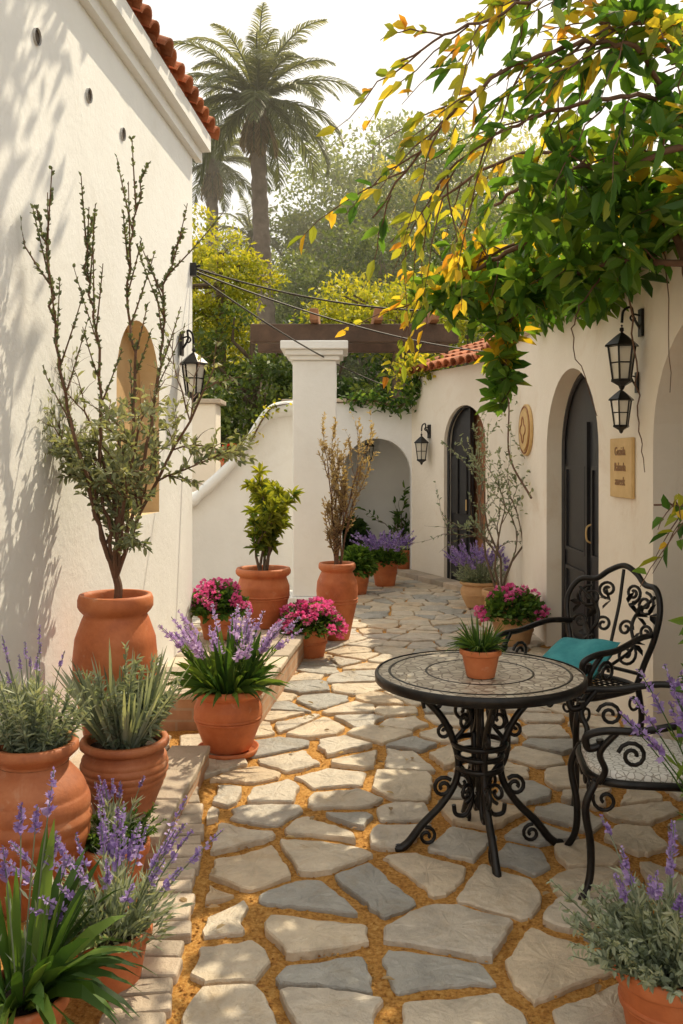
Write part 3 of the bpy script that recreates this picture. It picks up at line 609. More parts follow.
# ================================================================ BACK WALL, COLUMN, PERGOLA, STAIR
e=empty('garden_wall',(-.4,12.8,0),'white courtyard wall with an arched alcove','wall'); OX,OY=-.4,12.8
def ztop(u): return 2.44+.03*math.sin(u*3)
b=B(); wall(b,(-.85,12.8),(1.2,12.8),0,ztop,.25,[(.86,1.84,0,1.44,.52)])
b.add([(-.3,13.05,0),(-.3,13.8,0),(-.3,13.8,2.3),(-.3,13.05,2.3)],[(0,1,2,3)]); b.add([(-.3,13.8,0),(1.4,13.8,0),(1.4,13.8,2.3),(-.3,13.8,2.3)],[(0,1,2,3)])
b.add([(1.4,13.05,0),(1.4,13.8,0),(1.4,13.8,2.3),(1.4,13.05,2.3)],[(0,1,2,3)]); b.add([(-.3,13.04,2.3),(1.4,13.04,2.3),(1.4,13.8,2.3),(-.3,13.8,2.3)],[(0,1,2,3)])
off(b); b.obj('wall',WHITE,e)
b=B(); 
for i in range(6):
    box(b,(-.70+.31*i,12.92,2.475+.03*math.sin((.15+.31*i)*3)),(.3,.34,.05),0,R.random())
off(b); bevel(b.obj('coping',PAVER,e),.01)
e=empty('column',(-.29,9.9,0),'square white plaster column with moulded capital','column')
b=B(); 
for (z0,z1,w_) in ((0,.18,.6),(.18,2.72,.47)): box(b,(0,0,(z0+z1)/2),(w_,w_,z1-z0))
bevel(b.obj('shaft',WHITE,e),.015,3)
b=B()
for (z0,z1,w_) in ((2.72,2.77,.54),(2.77,2.83,.62),(2.83,2.92,.72)): box(b,(0,0,(z0+z1)/2),(w_,w_,z1-z0))
bevel(b.obj('capital',WHITE,e),.012,3)
e=empty('pergola',(-.29,9.9,2.92),'dark timber pergola beams resting on the white column','pergola')
b=B(); box(b,(.43,-.12,.10),(2.25,.14,.2)); bevel(b.obj('beam',WOODD,e),.01)
b=B(); box(b,(.43,.75,.10),(2.25,.12,.2)); bevel(b.obj('beam',WOODD,e),.01)
for xx in (0.0,.68,1.28):
    b=B(); V=[(xx-.045,-.42,.205),(xx+.045,-.42,.205),(xx+.045,1.1,.205),(xx-.045,1.1,.205),(xx-.045,-.42,.33),(xx+.045,-.42,.33),(xx+.045,1.1,.36),(xx-.045,1.1,.36)]
    b.add(V,[(3,2,1,0),(4,5,6,7),(0,1,5,4),(1,2,6,5),(2,3,7,6),(3,0,4,7)]); bevel(b.obj('rafter',WOODR,e),.008)
e=empty('staircase',(-1.2,10.6,0),'white plastered garden stair with curved parapet','staircase')
prof=smoothpath([(-1.5,0,1.10),(-.75,0,1.11),(-.52,0,1.13),(-.42,0,1.22),(-.26,0,1.36),(-.10,0,1.52),(.06,0,1.72),(.18,0,1.92),(.30,0,2.08),(.44,0,2.17),(.74,0,2.20)],5)
b=B()
for i in range(len(prof)-1):
    a,c=prof[i],prof[i+1]
    b.add([(a[0],-.13,0),(c[0],-.13,0),(c[0],-.13,c[2]),(a[0],-.13,a[2]),(a[0],.13,0),(c[0],.13,0),(c[0],.13,c[2]),(a[0],.13,a[2])],[(0,1,2,3),(5,4,7,6),(3,2,6,7)]+([(1,5,6,2)] if i==len(prof)-2 else []))
b.obj('parapet',WHITE,e)
b=B(); n=len(prof)
V=[];
for q in prof: V+=[(q[0],-.22,q[2]-.03),(q[0],-.23,q[2]+.09),(q[0],-.12,q[2]+.15),(q[0],.12,q[2]+.15),(q[0],.23,q[2]+.09),(q[0],.22,q[2]-.03)]
b.add(V,[(i*6+j,(i+1)*6+j,(i+1)*6+(j+1)%6,i*6+(j+1)%6) for i in range(n-1) for j in range(6)]+[tuple((n-1)*6+j for j in range(6))]); b.obj('coping',WHITE,e,True)
b=B()
for i in range(6): box(b,(-1.1+i*.27,.62,.4+i*.08),(.268,.8,.8+i*.16))
bevel(b.obj('steps',PAVER,e),.01)
e=empty('outbuilding',(-2.6,12.2,0),'beige plastered outbuilding behind the stair','building')
b=B(); box(b,(-.02,.0,1.2),(1.9,.5,2.4)); bevel(b.obj('wall',CREAM,e),.02)
b=B(); box(b,(0,0,2.43),(2.0,.6,.06)); bevel(b.obj('coping',PAVER,e),.01)

# ================================================================ CABLES
def cable(a,c,sag,label,r=.008):
    a=np.array(a,float);c=np.array(c,float); t=np.linspace(0,1,24)[:,None]; P=a+(c-a)*t; P[:,2]-=sag*4*(t*(1-t))[:,0]
    b=B(); tube(b,P-a,r,5); o=b.obj('cable',CABLE,None,True,loc=a); top(o,label,'cable',group='cables strung over the courtyard')
cable((-1.16,6.95,3.14),(1.7,7.6,2.95),.16,'black cable strung from the white house')
cable((-1.16,6.96,3.12),(1.62,10.0,2.85),.10,'thin black cable sagging over the courtyard',.008)
cable((-1.16,6.94,3.10),(.95,12.8,2.6),.12,'thin black cable sagging towards the garden wall',.008)
b=B(); box(b,(0,0,0),(.06,.05,.1)); tube(b,[(0,0,.02),(.06,0,.03)],.012,6); top(bevel(b.obj('cable_anchor',IRON,None,loc=(-1.15,6.95,3.12)),.005),'black iron cable anchor on the house corner','anchor')

# ================================================================ TABLE
e=empty('garden_table',(.585,3.82,0),'round mosaic garden table on a scrolled black iron base','table')
b=B(); lathe(b,[(0,.752),(.30,.752),(.385,.752),(.428,.750),(.436,.742),(.436,.722),(.42,.714),(.0,.714)],72); b.obj('table_top',MOSAIC,e,False)
b=B(); lathe(b,[(.432,.712),(.442,.716),(.444,.744),(.438,.7535),(.43,.7545)],72); lathe(b,[(.375,.7525),(.377,.7545),(.385,.7545),(.387,.7525)],72); lathe(b,[(.22,.7525),(.222,.754),(.228,.754),(.23,.7525)],72)
lathe(b,[(.30,.695),(.30,.712),(.28,.712),(.28,.695),(.30,.695)],48); b.obj('rim',IRON,e,True)
def spiral(c,r0,r1,a0,turns,n=18):
    return [(c[0]+(r0+(r1-r0)*i/n)*math.cos(a0+turns*6.283*i/n),c[1]+(r0+(r1-r0)*i/n)*math.sin(a0+turns*6.283*i/n)) for i in range(n+1)]
for k in range(4):
    a=k*math.pi/2+math.radians(3)+.02; ca,sa=math.cos(a),math.sin(a)
    M=lambda pts,sw=0:[(r*ca-sw*sa,r*sa+sw*ca,z) for r,z in pts]
    b=B()
    leg=smoothpath([(.28,0,.71),(.24,0,.65),(.16,0,.56),(.11,0,.46),(.09,0,.37),(.105,0,.28),(.165,0,.19),(.245,0,.11),(.30,0,.04),(.335,0,.012)],5)
    tube(b,M([(p[0],p[2]) for p in leg]),np.interp(range(len(leg)),[0,len(leg)*.5,len(leg)-1],[.016,.015,.019]),8)
    tube(b,M([(.325,.012),(.35,.012),(.365,.02)]),[.02,.022,.012],8)
    tube(b,M(spiral((.195,.63),.05,.010,-.6,1.6)),.009,6)
    tube(b,M(spiral((.155,.265),.045,.010,2.4,-1.5)),.009,6)
    tube(b,M(spiral((.225,.06),.04,.008,1.4,1.4)),.008,6)
    tube(b,M(spiral((.15,.50),.035,.008,2.8,-1.4)),.008,6)
    tube(b,M([(p[0],p[2]) for p in smoothpath([(.11,0,.46),(.055,0,.53),(.045,0,.60),(.09,0,.67),(.15,0,.70)],5)]),.010,6)
    tube(b,M([(p[0],p[2]) for p in smoothpath([(.09,0,.37),(.045,0,.30),(.03,0,.22),(.055,0,.15),(.10,0,.15),(.11,0,.19)],5)]),.010,6)
    b.obj('leg',IRON,e,True)
b=B()
for zz,rr in ((.45,.112),(.35,.094),(.40,.096)): tube(b,[(rr*math.cos(t),rr*math.sin(t),zz) for t in np.linspace(0,6.2832,24,endpoint=False)],.012,6,closed=True)
for k in range(4):
    a=k*math.pi/2+math.pi/4; ca,sa=math.cos(a),math.sin(a)
    tube(b,[(x*ca,x*sa,z) for x,z in spiral((.10,.57),.05,.01,1.5,1.4)],.008,6); tube(b,[(x*ca,x*sa,z) for x,z in spiral((.09,.26),.045,.01,-1.5,-1.4)],.008,6)
tube(b,[(.0,0,.20),(0,0,.71)],.012,8); lathe(b,[(.001,.16),(.02,.18),(.026,.20),(.012,.225),(.02,.24),(.001,.25)],12)
b.obj('centre_scrollwork',IRON,e,True)
potted('small terracotta pot of spiky green grass on the table','potted plant',(.575,3.72,.756),'classic',.083,.115,lambda e,z:p_blades(e,z,230,.17,.007,L_GREEN,1.3,.5,.025),bands=False,name='potted_grass')

# ================================================================ CHAIRS
def chair(loc,rot,label,seatmat,scale=1.08):
    e=empty('iron_armchair',loc,label,'chair',rot,group='wrought iron armchairs around the table'); e.scale=(scale,)*3
    b=B()
    rim=[]
    for t in np.linspace(0,2*math.pi,40,endpoint=False):
        c,s_=math.cos(t),math.sin(t); rim.append((.235*np.sign(c)*abs(c)**.55,.22*np.sign(s_)*abs(s_)**.55,.45))
    tube(b,rim,.015,8,closed=True)
    for x in np.linspace(-.2,.2,13): tube(b,[(x,-.21,.452),(x,.21,.452)],.004,4)
    for y in np.linspace(-.19,.19,12): tube(b,[(-.225,y,.455),(.225,y,.455)],.004,4)
    for t in range(4): tube(b,[(p[0],-.0+.215,p[1]) for p in spiral((-.15+.1*t,.41),.03,.008,1.5,1.1)],.006,5)
    if seatmat:
        V=[(p[0]*.97,p[1]*.97,.462) for p in rim]+[(p[0]*.97,p[1]*.97,.478) for p in rim]+[(p[0]*.92,p[1]*.92,.487) for p in rim]; N=40
        b.add(V,[tuple(range(2*N,3*N))]+[(i+r_*N,(i+1)%N+r_*N,N+(i+1)%N+r_*N,N+i+r_*N) for i in range(N) for r_ in (0,1)],.5,1)
    b.obj('seat',[IRON,seatmat or IRON],e,True)
    for sx in (-1,1):
        b=B(); tube(b,smoothpath([(sx*.215,.20,.45),(sx*.225,.235,.36),(sx*.205,.215,.22),(sx*.21,.22,.10),(sx*.235,.26,.012)],6),[.014]*24+[.018],8)
        tube(b,[(p[0]*0+sx*.21,p[0],p[1]) for p in spiral((.165,.385),.045,.01,.4,-1.2)],.007,5); b.obj('leg',IRON,e,True)
        b=B(); tube(b,smoothpath([(sx*.20,-.20,.45),(sx*.205,-.22,.32),(sx*.20,-.22,.18),(sx*.215,-.30,.012)],6),.014,8)
        tube(b,[(sx*.205,p[0],p[1]) for p in spiral((-.165,.385),.045,.01,2.7,1.2)],.007,5); b.obj('leg',IRON,e,True)
        b=B(); tube(b,smoothpath([(sx*.235,-.25,.68),(sx*.27,-.12,.685),(sx*.285,.05,.655),(sx*.28,.17,.65),(sx*.265,.235,.625),(sx*.255,.23,.58),(sx*.25,.19,.59),(sx*.25,.19,.61)],6),.014,8)
        tube(b,smoothpath([(sx*.275,.13,.65),(sx*.262,.19,.57),(sx*.24,.17,.50),(sx*.225,.19,.45)],6),.012,8)
        tube(b,[(sx*.255,p[0],p[1]) for p in spiral((.08,.56),.05,.012,.2,1.5)],.008,5)
        b.obj('armrest',IRON,e,True)
    K=.86
    def bk(p):
        x,h=p; h=h*K; return (x,-.205-.20*h-.05*(1-(x/.25)**2)*min(1,h*3),.45+h)
    b=B(); fr=smoothpath([(-.19,0,0),(-.215,.12,0),(-.255,.26,0),(-.27,.40,0),(-.225,.50,0),(-.14,.515,0),(-.08,.565,0),(0,.60,0),(.08,.565,0),(.14,.515,0),(.225,.50,0),(.27,.40,0),(.255,.26,0),(.215,.12,0),(.19,0,0)],6)
    tube(b,[bk((p[0],p[1])) for p in fr],.014,8)
    tube(b,[bk((x,.06)) for x in np.linspace(-.21,.21,9)],.009,6)
    tube(b,[bk((p[0],p[1])) for p in smoothpath([(0,.06,0),(0,.2,0),(0,.35,0),(0,.58,0)],4)],.008,6)
    for sx in (-1,1):
        for (cx,ch,r0,a0,tn) in ((.16,.41,.065,1.6,-1.6),(.075,.46,.05,-1.5,1.6),(.10,.14,.065,1.5,-1.5),(.19,.27,.04,0,1.3),(.065,.27,.045,0,1.3)):
            tube(b,[bk((sx*p[0],p[1])) for p in spiral((cx,ch),r0,.01,a0,tn,24)],.0075,6)
        tube(b,[bk((sx*p[0],p[1])) for p in smoothpath([(.02,.06,0),(.13,.18,0),(.10,.28,0),(.12,.36,0),(.22,.46,0)],6)],.0085,6)
        for (cx,ch) in ((.13,.2),(.12,.34),(.2,.36),(.05,.40)):
            q=np.array(bk((sx*cx,ch))); leaves(b,[q,q,q],[(sx*.5,0,1),(sx,0,.2),(sx*.8,0,-.6)],.07,.034,'leaf',.5)
    b.obj('backrest',IRON,e,True); return e
chair((1.19,4.62,0),math.radians(124),'black wrought iron armchair with scrolled back holding a teal cushion',None,1.12)
chair((1.17,3.50,0),math.radians(82),'black wrought iron armchair with white lace patterned seat',LACE,1.04)
b=B(); n=14; V=[];F=[]
for side in (1,-1):
    for i in range(n+1):
        for j in range(n+1):
            u=i/n*2-1;v=j/n*2-1; t=(1-u**4)*(1-v**4); pz=side*.055*t**.5+.008*math.sin(u*5+v*3)*t+.012*math.sin(u*2.2+1)*v; k=1-.06*(abs(u*v))+.03*(u*u+v*v-1)
            V.append((u*.195*k,v*.185*k,pz))
    o_=(n+1)**2 if side==-1 else 0
    F+=[tuple((o_+i*(n+1)+j,o_+(i+1)*(n+1)+j,o_+(i+1)*(n+1)+j+1,o_+i*(n+1)+j+1)[::side]) for i in range(n) for j in range(n)]
b.add(V,F); cu=b.obj('cushion',CLOTH,None,True,loc=(1.18,4.60,.62)); cu.rotation_euler=(-.50,.08,math.radians(124)); top(cu,'soft teal cushion resting on the iron chair seat','cushion')

# ================================================================ POTTED PLANTS
potted('large terracotta urn of silvery grey sage','potted plant',(-1.13,3.30,0),'urn',.205,.62,lambda e,z:(p_lavender(e,z,.20,.48,14,spread=.9,fl=F_LAV,spike=.16,fz=.013,folN=80,bushy=False),p_sage(e,z,.18,.34,46,wr=.22)),TERRAD,ribs=5)
e=empty('potted_shrub',(-1.08,4.30,.15),'tall terracotta jar holding a tall sparse olive coloured shrub','potted plant',rot=0); make_pot(e,'tall',.20,.86,TERRA,bands=True)
w_=B();g_=B();out=[];zb_=.82
tr=smoothpath([(0,0,zb_-.05),(.015,0,zb_+.06),(-.005,.01,zb_+.14)],5); tube(w_,tr,np.linspace(.022,.018,len(tr)),8)
z1_=zb_+.12
for (dx,dy,L_,nc) in ((-.22,-.12,.95,11),(.26,-.02,1.0,11),(-.02,.16,.85,9),(.08,-.26,.8,9)):
    grow(w_,(dx*.02,dy*.02,z1_),(dx,dy,1),L_,.011,0,2,out,.04,1.05,nc,.11,.36,6,.08)
for dep,pts,dirs in out:
    if dep==0: continue
    m=20 if dep==1 else 15; t=NR.random(m)*5.99; i0=t.astype(int); P=pts[i0]+(pts[i0+1]-pts[i0])*(t-i0)[:,None]
    k=NR.random(m)>np.clip((P[:,2]-zb_-.62)*2.4,0,.96); P=P[k]; i0=i0[k]
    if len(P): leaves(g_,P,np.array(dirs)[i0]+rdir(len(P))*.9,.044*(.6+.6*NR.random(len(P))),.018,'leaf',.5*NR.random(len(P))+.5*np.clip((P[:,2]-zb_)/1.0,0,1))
def twig(pts,r,sub=9):
    P=smoothpath(pts,8); P[1:]+=NR.normal(size=(len(P)-1,3))*.008; tube(w_,P,np.linspace(r,.0028,len(P)),6)
    D=nrm(np.gradient(P,axis=0)); n=len(P)
    m=150; t=(.38+.62*NR.random(m))*(n-1.01); i0=t.astype(int); Q=P[i0]+(P[i0+1]-P[i0])*(t-i0)[:,None]
    leaves(g_,Q,D[i0]+rdir(m)*.8,.024,.016,'leaf',NR.random(m)*.35)
    for k in range(sub):
        i=int((.42+.5*k/sub)*n); s=rdir(1)[0]; s-=D[i]*np.dot(s,D[i]); d=nrm(D[i]+nrm(s)*.55+np.array([0,0,.15])); L=.16+.22*NR.random()
        T=np.linspace(0,1,6)[:,None]; S=P[i]+d*L*T+np.array([0,0,.04])*T*T; tube(w_,S,np.linspace(.0045,.002,6),4)
        mm=22; j=NR.integers(0,5,mm); leaves(g_,S[j]+(S[j+1]-S[j])*NR.random(mm)[:,None],d+rdir(mm)*.8,.024,.015,'leaf',NR.random(mm)*.35)
twig([(0,0,z1_),(-.09,-.12,1.35),(-.17,-.28,1.85),(-.19,-.38,2.25),(-.22,-.44,2.58)],.011)
twig([(0,0,z1_),(-.05,-.06,1.4),(-.04,-.10,1.95),(-.10,-.14,2.35),(-.06,-.16,2.62)],.010)
twig([(0,0,z1_),(.06,.0,1.4),(.10,-.04,1.95),(.07,-.04,2.45),(.17,-.06,2.92)],.011)
twig([(0,0,z1_),(.12,.0,1.4),(.21,.02,1.9),(.23,.0,2.3),(.32,.0,2.62)],.010)
for bb in (w_,g_):
    for v in bb.v:
        lim=wl(4.30+v[:,1])+1.08+.025; v[:,0]=np.maximum(v[:,0],lim+.02*np.tanh((v[:,0]-lim)*5).clip(-1,0)+.0)
w_.obj('branches',TWIG,e); g_.obj('foliage',L_OLIVE,e)
potted('ribbed round terracotta pot of silver sage on the brick ledge','potted plant',(-.93,3.86,.15),'belly',.185,.31,lambda e,z:(p_sage(e,z,.20,.44,26,wr=.2,L=.07),p_blades(e,z,130,.42,.018,L_SILVER,.85,.15,.08,'leaf_blades')),TERRAD,ribs=5)
potted('small terracotta pot of lavender in front of the ledge','potted plant',(-.86,3.42,0),'classic',.125,.2,lambda e,z:(p_lavender(e,z,.13,.26,10,folN=24),p_sage(e,z,.16,.15,60,L_GREEN,.035)),bands=False)
potted('terracotta pot overflowing with tall purple lavender','potted plant',(-.72,2.80,0),'classic',.125,.2,lambda e,z:(p_lavender(e,z-.02,.27,.36,36,fz=.022,spread=.95,leafL=.05,spike=.34),p_blades(e,z,70,.2,.008,L_SILVER,1.3,.3,.06,'leaf_blades')),bands=False)
potted('low pot of broad strappy green leaves with lavender spikes','potted plant',(-.88,2.46,0),'classic',.13,.2,lambda e,z:(p_blades(e,z,100,.46,.038,L_GREEN,1.3,.6,.05,'leaf_blades'),p_lavender(e,z,.18,.60,7,fz=.028,bushy=False,folN=6,spread=.5,spike=.24)),bands=False)
potted('round terracotta pot on a saucer filled with mauve salvia','potted plant',(-.63,5.0,.03),'belly',.19,.35,lambda e,z:(p_lavender(e,z,.34,.50,40,fl=F_MAUVE,lf=L_GREEN,fz=.034,spread=.85,spike=.36,leafL=.07,folN=10,bushy=False),p_blades(e,z,190,.42,.034,L_GREEN,1.2,.5,.08,'leaf_blades')),saucer=True)
potted('small pot of bright pink geraniums on the ledge','potted plant',(-.98,7.1,.24),'classic',.15,.22,lambda e,z:p_geranium(e,z,.24,.24,nf=40))
def citrus(e,z):
    out=p_shrub(e,z,5,.6,.014,L_GREEN,(.1,.04),4,1,1,4,.5,.3,BARK,.5,.22)
    g=B()
    for dep,pts,dirs in out:
        for q in ((3,6) if dep==0 else (2,4,6)):
            m=16; d=rdir(m)+np.array(dirs[-1])*.7; leaves(g,np.repeat(pts[q][None],m,0),d,.11*(.6+.5*NR.random(m)),.038,'leaf',np.clip((pts[q][2]-z)/.9,0,1)*.6+.4*NR.random(m)-.2)
    g.obj('leaf_rosettes',L_YG,e)
potted('large round terracotta pot with a leafy yellow green citrus bush','potted plant',(-.66,7.6,.24),'belly',.225,.5,citrus,ribs=0)
potted('small terracotta pot of magenta geraniums by the column','potted plant',(-.25,7.45,.02),'classic',.15,.24,lambda e,z:p_geranium(e,z,.28,.23,nf=46))
def dryshrub(e,z): p_shrub(e,z,6,.9,.010,L_DRY,(.036,.015),12,2,1,6,.42,.35,TWIG,.34,.07,jit=.11)
potted('tall terracotta jar with a dry brown twiggy shrub','potted plant',(-.04,8.15,.02),'tall',.19,.70,dryshrub)
potted('terracotta pot of purple lavender beside the alcove','potted plant',(.56,11.6,.02),'classic',.18,.34,lambda e,z:(p_lavender(e,z,.36,.42,60,fz=.04,lf=L_GREEN,spread=1,spike=.35),p_geranium(e,z,.28,.2,nf=0)))
potted('green leafy shrub in a clay pot by the column','potted plant',(.18,10.9,.02),'classic',.17,.3,lambda e,z:p_geranium(e,z,.22,.30,nf=0,L=.09))
potted('clay pot of dense purple lavender against the cream wall','potted plant',(1.52,9.9,.02),'belly',.21,.30,lambda e,z:p_lavender(e,z,.34,.46,64,fz=.034,spread=1,spike=.4),CLAYT)
potted('tan clay pot with a thin twisted silvery shrub','potted plant',(1.60,9.1,.02),'classic',.17,.32,lambda e,z:p_shrub(e,z,4,1.1,.014,L_SILVER,(.05,.02),12,2,1,4,.8,.25,BARK,.6,.4),CLAYT)
potted('wide clay pot of pink and purple flowers by the door','potted plant',(1.52,7.95,.02),'classic',.2,.26,lambda e,z:p_geranium(e,z,.30,.26,nf=24,fl=F_PINK),CLAYT)
potted('terracotta pot of grey lavender bush with purple spikes','potted plant',(.92,2.54,0),'classic',.15,.24,lambda e,z:(p_lavender(e,z,.22,.36,18,fz=.022,spread=.7,spike=.26,folN=40),p_sage(e,z,.27,.2,130,L_SILVER,.04,.4)))
potted('tall leafy plant with drooping lavender spikes in a clay jar','potted plant',(1.27,2.84,0),'tall',.17,.42,lambda e,z:(p_lavender(e,z,.36,.60,24,fz=.030,lf=L_GREEN,spread=.9,spike=.26,leafL=.09,folN=18,bushy=False),p_shrub(e,z,6,.5,.007,L_GREEN,(.09,.028),14,1,0,4,.7,.2,TWIG,.6,.3)))
potted('pot of red flowers standing on the stair parapet','potted plant',(-1.30,10.66,1.42),'classic',.14,.26,lambda e,z:p_geranium(e,z,.18,.16,fl=F_RED,nf=24))
potted('dark leafy plant standing inside the alcove','potted plant',(.18,13.35,.02),'classic',.18,.3,lambda e,z:p_geranium(e,z,.22,.5,nf=0,lf=L_DARK,L=.12))
potted('leafy green plant in the alcove corner','potted plant',(.92,13.4,.02),'classic',.16,.3,lambda e,z:p_shrub(e,z,5,.7,.01,L_GREEN,(.12,.05),8,1,0,4,.6,.2,BARK,.5,.3))

# ================================================================ CLIMBING VINE (right)
e=empty('climbing_vine',(1.70,4.25,0),'twisted vine with glossy green and golden leaves over the cream house','vine'); o0=np.array([1.70,4.25,0])
wd=B(); g=B(); gg=B()
def br(pts,r0,r1):
    P=smoothpath([np.array(p)-o0 for p in pts],7); P[1:-1]+=NR.normal(size=(len(P)-2,3))*.006; tube(wd,P,np.linspace(r0,r1,len(P)),7); return P
def rosette(b,c,n,L,up=.2,rn=0):
    d=rdir(n)*1.0+np.array([0,0,up]); leaves(b,np.repeat(c[None],n,0)+d*.01,d,L*(.55+.6*NR.random(n)),L*.40,'leaf',np.clip(rn+NR.random(n)*.55,0,1),.05)
trunk=br([(1.77,4.15,0),(1.75,4.2,.8),(1.78,4.25,1.6),(1.70,4.3,2.2),(1.70,4.5,2.7),(1.5,4.6,3.05)],.024,.02)
tr2=br([(1.76,4.15,.5),(1.80,4.1,1.2),(1.72,4.2,1.9),(1.76,4.3,2.5),(1.6,4.1,3.1)],.018,.014)
mains=[br([(1.5,4.6,3.05),(1.25,4.8,2.98),(.95,5.2,2.85),(.70,5.5,2.72)],.024,.01),
 br([(1.6,4.1,3.1),(1.3,4.1,3.0),(1.0,4.4,3.05),(.8,4.7,2.98)],.018,.008),
 br([(1.66,4.35,2.6),(1.4,4.8,2.7),(1.2,5.3,2.62),(1.05,5.6,2.5),(1.01,5.65,2.1)],.018,.006),
 br([(1.66,4.3,2.8),(1.6,4.4,3.3),(1.45,4.3,3.6),(1.2,4.2,3.7)],.02,.01),
 br([(1.66,4.6,2.9),(1.68,5.5,3.0),(1.66,6.6,2.98),(1.68,7.8,2.96),(1.66,9.0,2.95)],.018,.01)]
CL=[((1.42,4.6,2.86),(.42,.5,.26),42),((1.21,5,2.80),(.38,.45,.26),42),((.95,5.4,2.68),(.32,.4,.22),32),((1.39,4.2,3.06),(.36,.4,.24),26),((1.01,5.65,2.30),(.05,.10,.40),24),((1.15,4.4,2.98),(.36,.35,.22),20),((.68,5.6,2.66),(.26,.3,.15),18),((1.62,4.9,2.80),(.14,.8,.18),30),((1.5,4.1,3.44),(.34,.3,.22),18),((1.66,6.6,2.90),(.16,1.6,.15),84),((1.66,5.6,2.74),(.12,.9,.15),26)]
allm=np.concatenate(mains+[trunk])
for c,r,n in CL:
    c=np.array(c)-o0
    for k in range(n):
        q=c+rdir(1)[0]*np.array(r)*(.35+.75*NR.random()**.5); j=np.argmin(((allm-q)**2).sum(1)); m_=(allm[j]+q)/2+np.array([0,0,.05])+NR.normal(size=3)*.03
        if q[0]+o0[0]>1.74 and q[2]<2.9: q[0]=1.72-o0[0]
        if NR.random()<.6: tube(wd,[allm[j],m_,q],[.005,.004,.002],4)
        rosette(g,q,R.randint(7,10),.16,.25,.50*NR.random()*(1+.8*(q[2]>c[2])))
def goldbranch(pts,r0,nt=9,leaf=.085,b_=None,n2=9):
    P=br(pts,r0,.004)
    for k in range(nt):
        i=int((.15+.85*k/nt)*(len(P)-1)); d0=nrm(P[min(i+1,len(P)-1)]-P[i-1]); d=nrm(d0*.8+rdir(1)[0]*.7+np.array([0,0,-.2])); L=.28+.3*NR.random()
        t=np.linspace(0,1,7)[:,None]; tw=P[i]+d*L*t+np.array([0,0,-.12])*t*t+NR.normal(size=(7,3))*.006; tube(wd,tw,np.linspace(.005,.0016,7),4)
        m=n2; tt=NR.random(m)*5.99; i0=tt.astype(int); Q=tw[i0]+(tw[i0+1]-tw[i0])*(tt-i0)[:,None]
        leaves(gg if NR.random()<(.78-.40*(P[i][0]+o0[0]>.9)) else g,Q,d+rdir(m)*.9,leaf*(.6+.7*NR.random(m))*(1.25 if P[i][0]+o0[0]>.9 else 1),leaf*.46,'leaf',NR.random(m),.2)
goldbranch([(1.6,4.3,3.3),(1.3,4.0,3.48),(.97,3.95,3.46),(.62,3.95,3.30),(.40,4,3.08),(.14,4.05,2.74)],.014,15)
goldbranch([(1.55,4.2,3.5),(1.3,4,3.68),(.97,3.9,3.68),(.6,3.9,3.55),(.26,3.95,3.40)],.014,14)
goldbranch([(1.5,4.2,3.35),(1.15,4.0,3.25),(.85,4.1,3.2),(.55,4.2,3.05),(.42,4.3,2.9)],.012,10)
goldbranch([(1.6,4.3,3.6),(1.35,4.2,3.85),(1.0,4.1,3.85),(.65,4.1,3.75)],.014,12)
goldbranch([(1.6,4.2,3.7),(1.35,4.0,3.6),(1.1,3.95,3.5),(.9,4.1,3.35)],.012,11,.10)
goldbranch([(1.6,4.6,3.2),(1.0,5.0,3.35),(.6,5.3,3.2),(.3,5.5,2.98)],.013,11)
goldbranch([(1.3,4.9,3.0),(.9,5.4,2.88),(.6,5.7,2.75),(.42,5.8,2.62)],.011,12,.085)
goldbranch([(1.74,4.2,1.8),(1.6,3.9,1.58),(1.45,3.7,1.48),(1.25,3.6,1.47)],.006,6,.07,n2=4)
for k in range(5):
    a=np.array([1.5+.25*NR.random(),4.0+NR.random(),2.75]); d=NR.normal(size=3)*.12
    br([a,a+d+(0,0,-.25),a+d*1.4+(0,0,-.5),a+d+(.05,0,-.75-.3*NR.random())],.006,.002)
wd.obj('vine_branches',TWIG,e,True); g.obj('leaves',L_VINE,e); gg.obj('golden_leaves',L_GOLD,e)

def creeper(pts,label,mat,n=200,L=.07,spread=.1):
    P=smoothpath(pts,8); o0_=P[0].copy(); e=empty('wall_creeper',tuple(o0_),label,'creeper'); P=P-o0_
    w=B(); tube(w,P,np.linspace(.012,.005,len(P)),5); w.obj('stem',TWIG,e)
    g=B(); i=NR.integers(0,len(P),n); Q=P[i]+NR.normal(size=(n,3))*spread*np.array([1,.5,1]); leaves(g,Q,rdir(n),L*(.6+.6*NR.random(n)),L*.55,'leaf',NR.random(n)); g.obj('leaves',mat,e)
creeper([(.1,12.75,2.5),(.5,12.7,2.48),(.8,12.65,2.4),(1.0,12.6,2.6),(1.1,12.5,2.8)],'green creeper trailing along the top of the garden wall',L_GREEN,400,.09,.07)
creeper([(-1.05,10.38,1.85),(-.92,10.36,2.1),(-.8,10.36,2.25),(-.6,10.36,2.3)],'thin creeper hanging on the stair parapet',L_YG,60,.06,.05)
creeper([(1.75,8.3,1.3),(1.66,8.9,1.7),(1.72,9.3,2.3),(1.6,9.6,2.7)],'bare twisting creeper on the cream wall',L_OLIVE,100,.05,.10)
creeper([(1.2,12.2,2.85),(1.05,12.4,3.0),(.95,12.7,2.95),(.8,12.8,2.75)],'leafy creeper spilling over the tiled eave',L_YG,400,.09,.12)

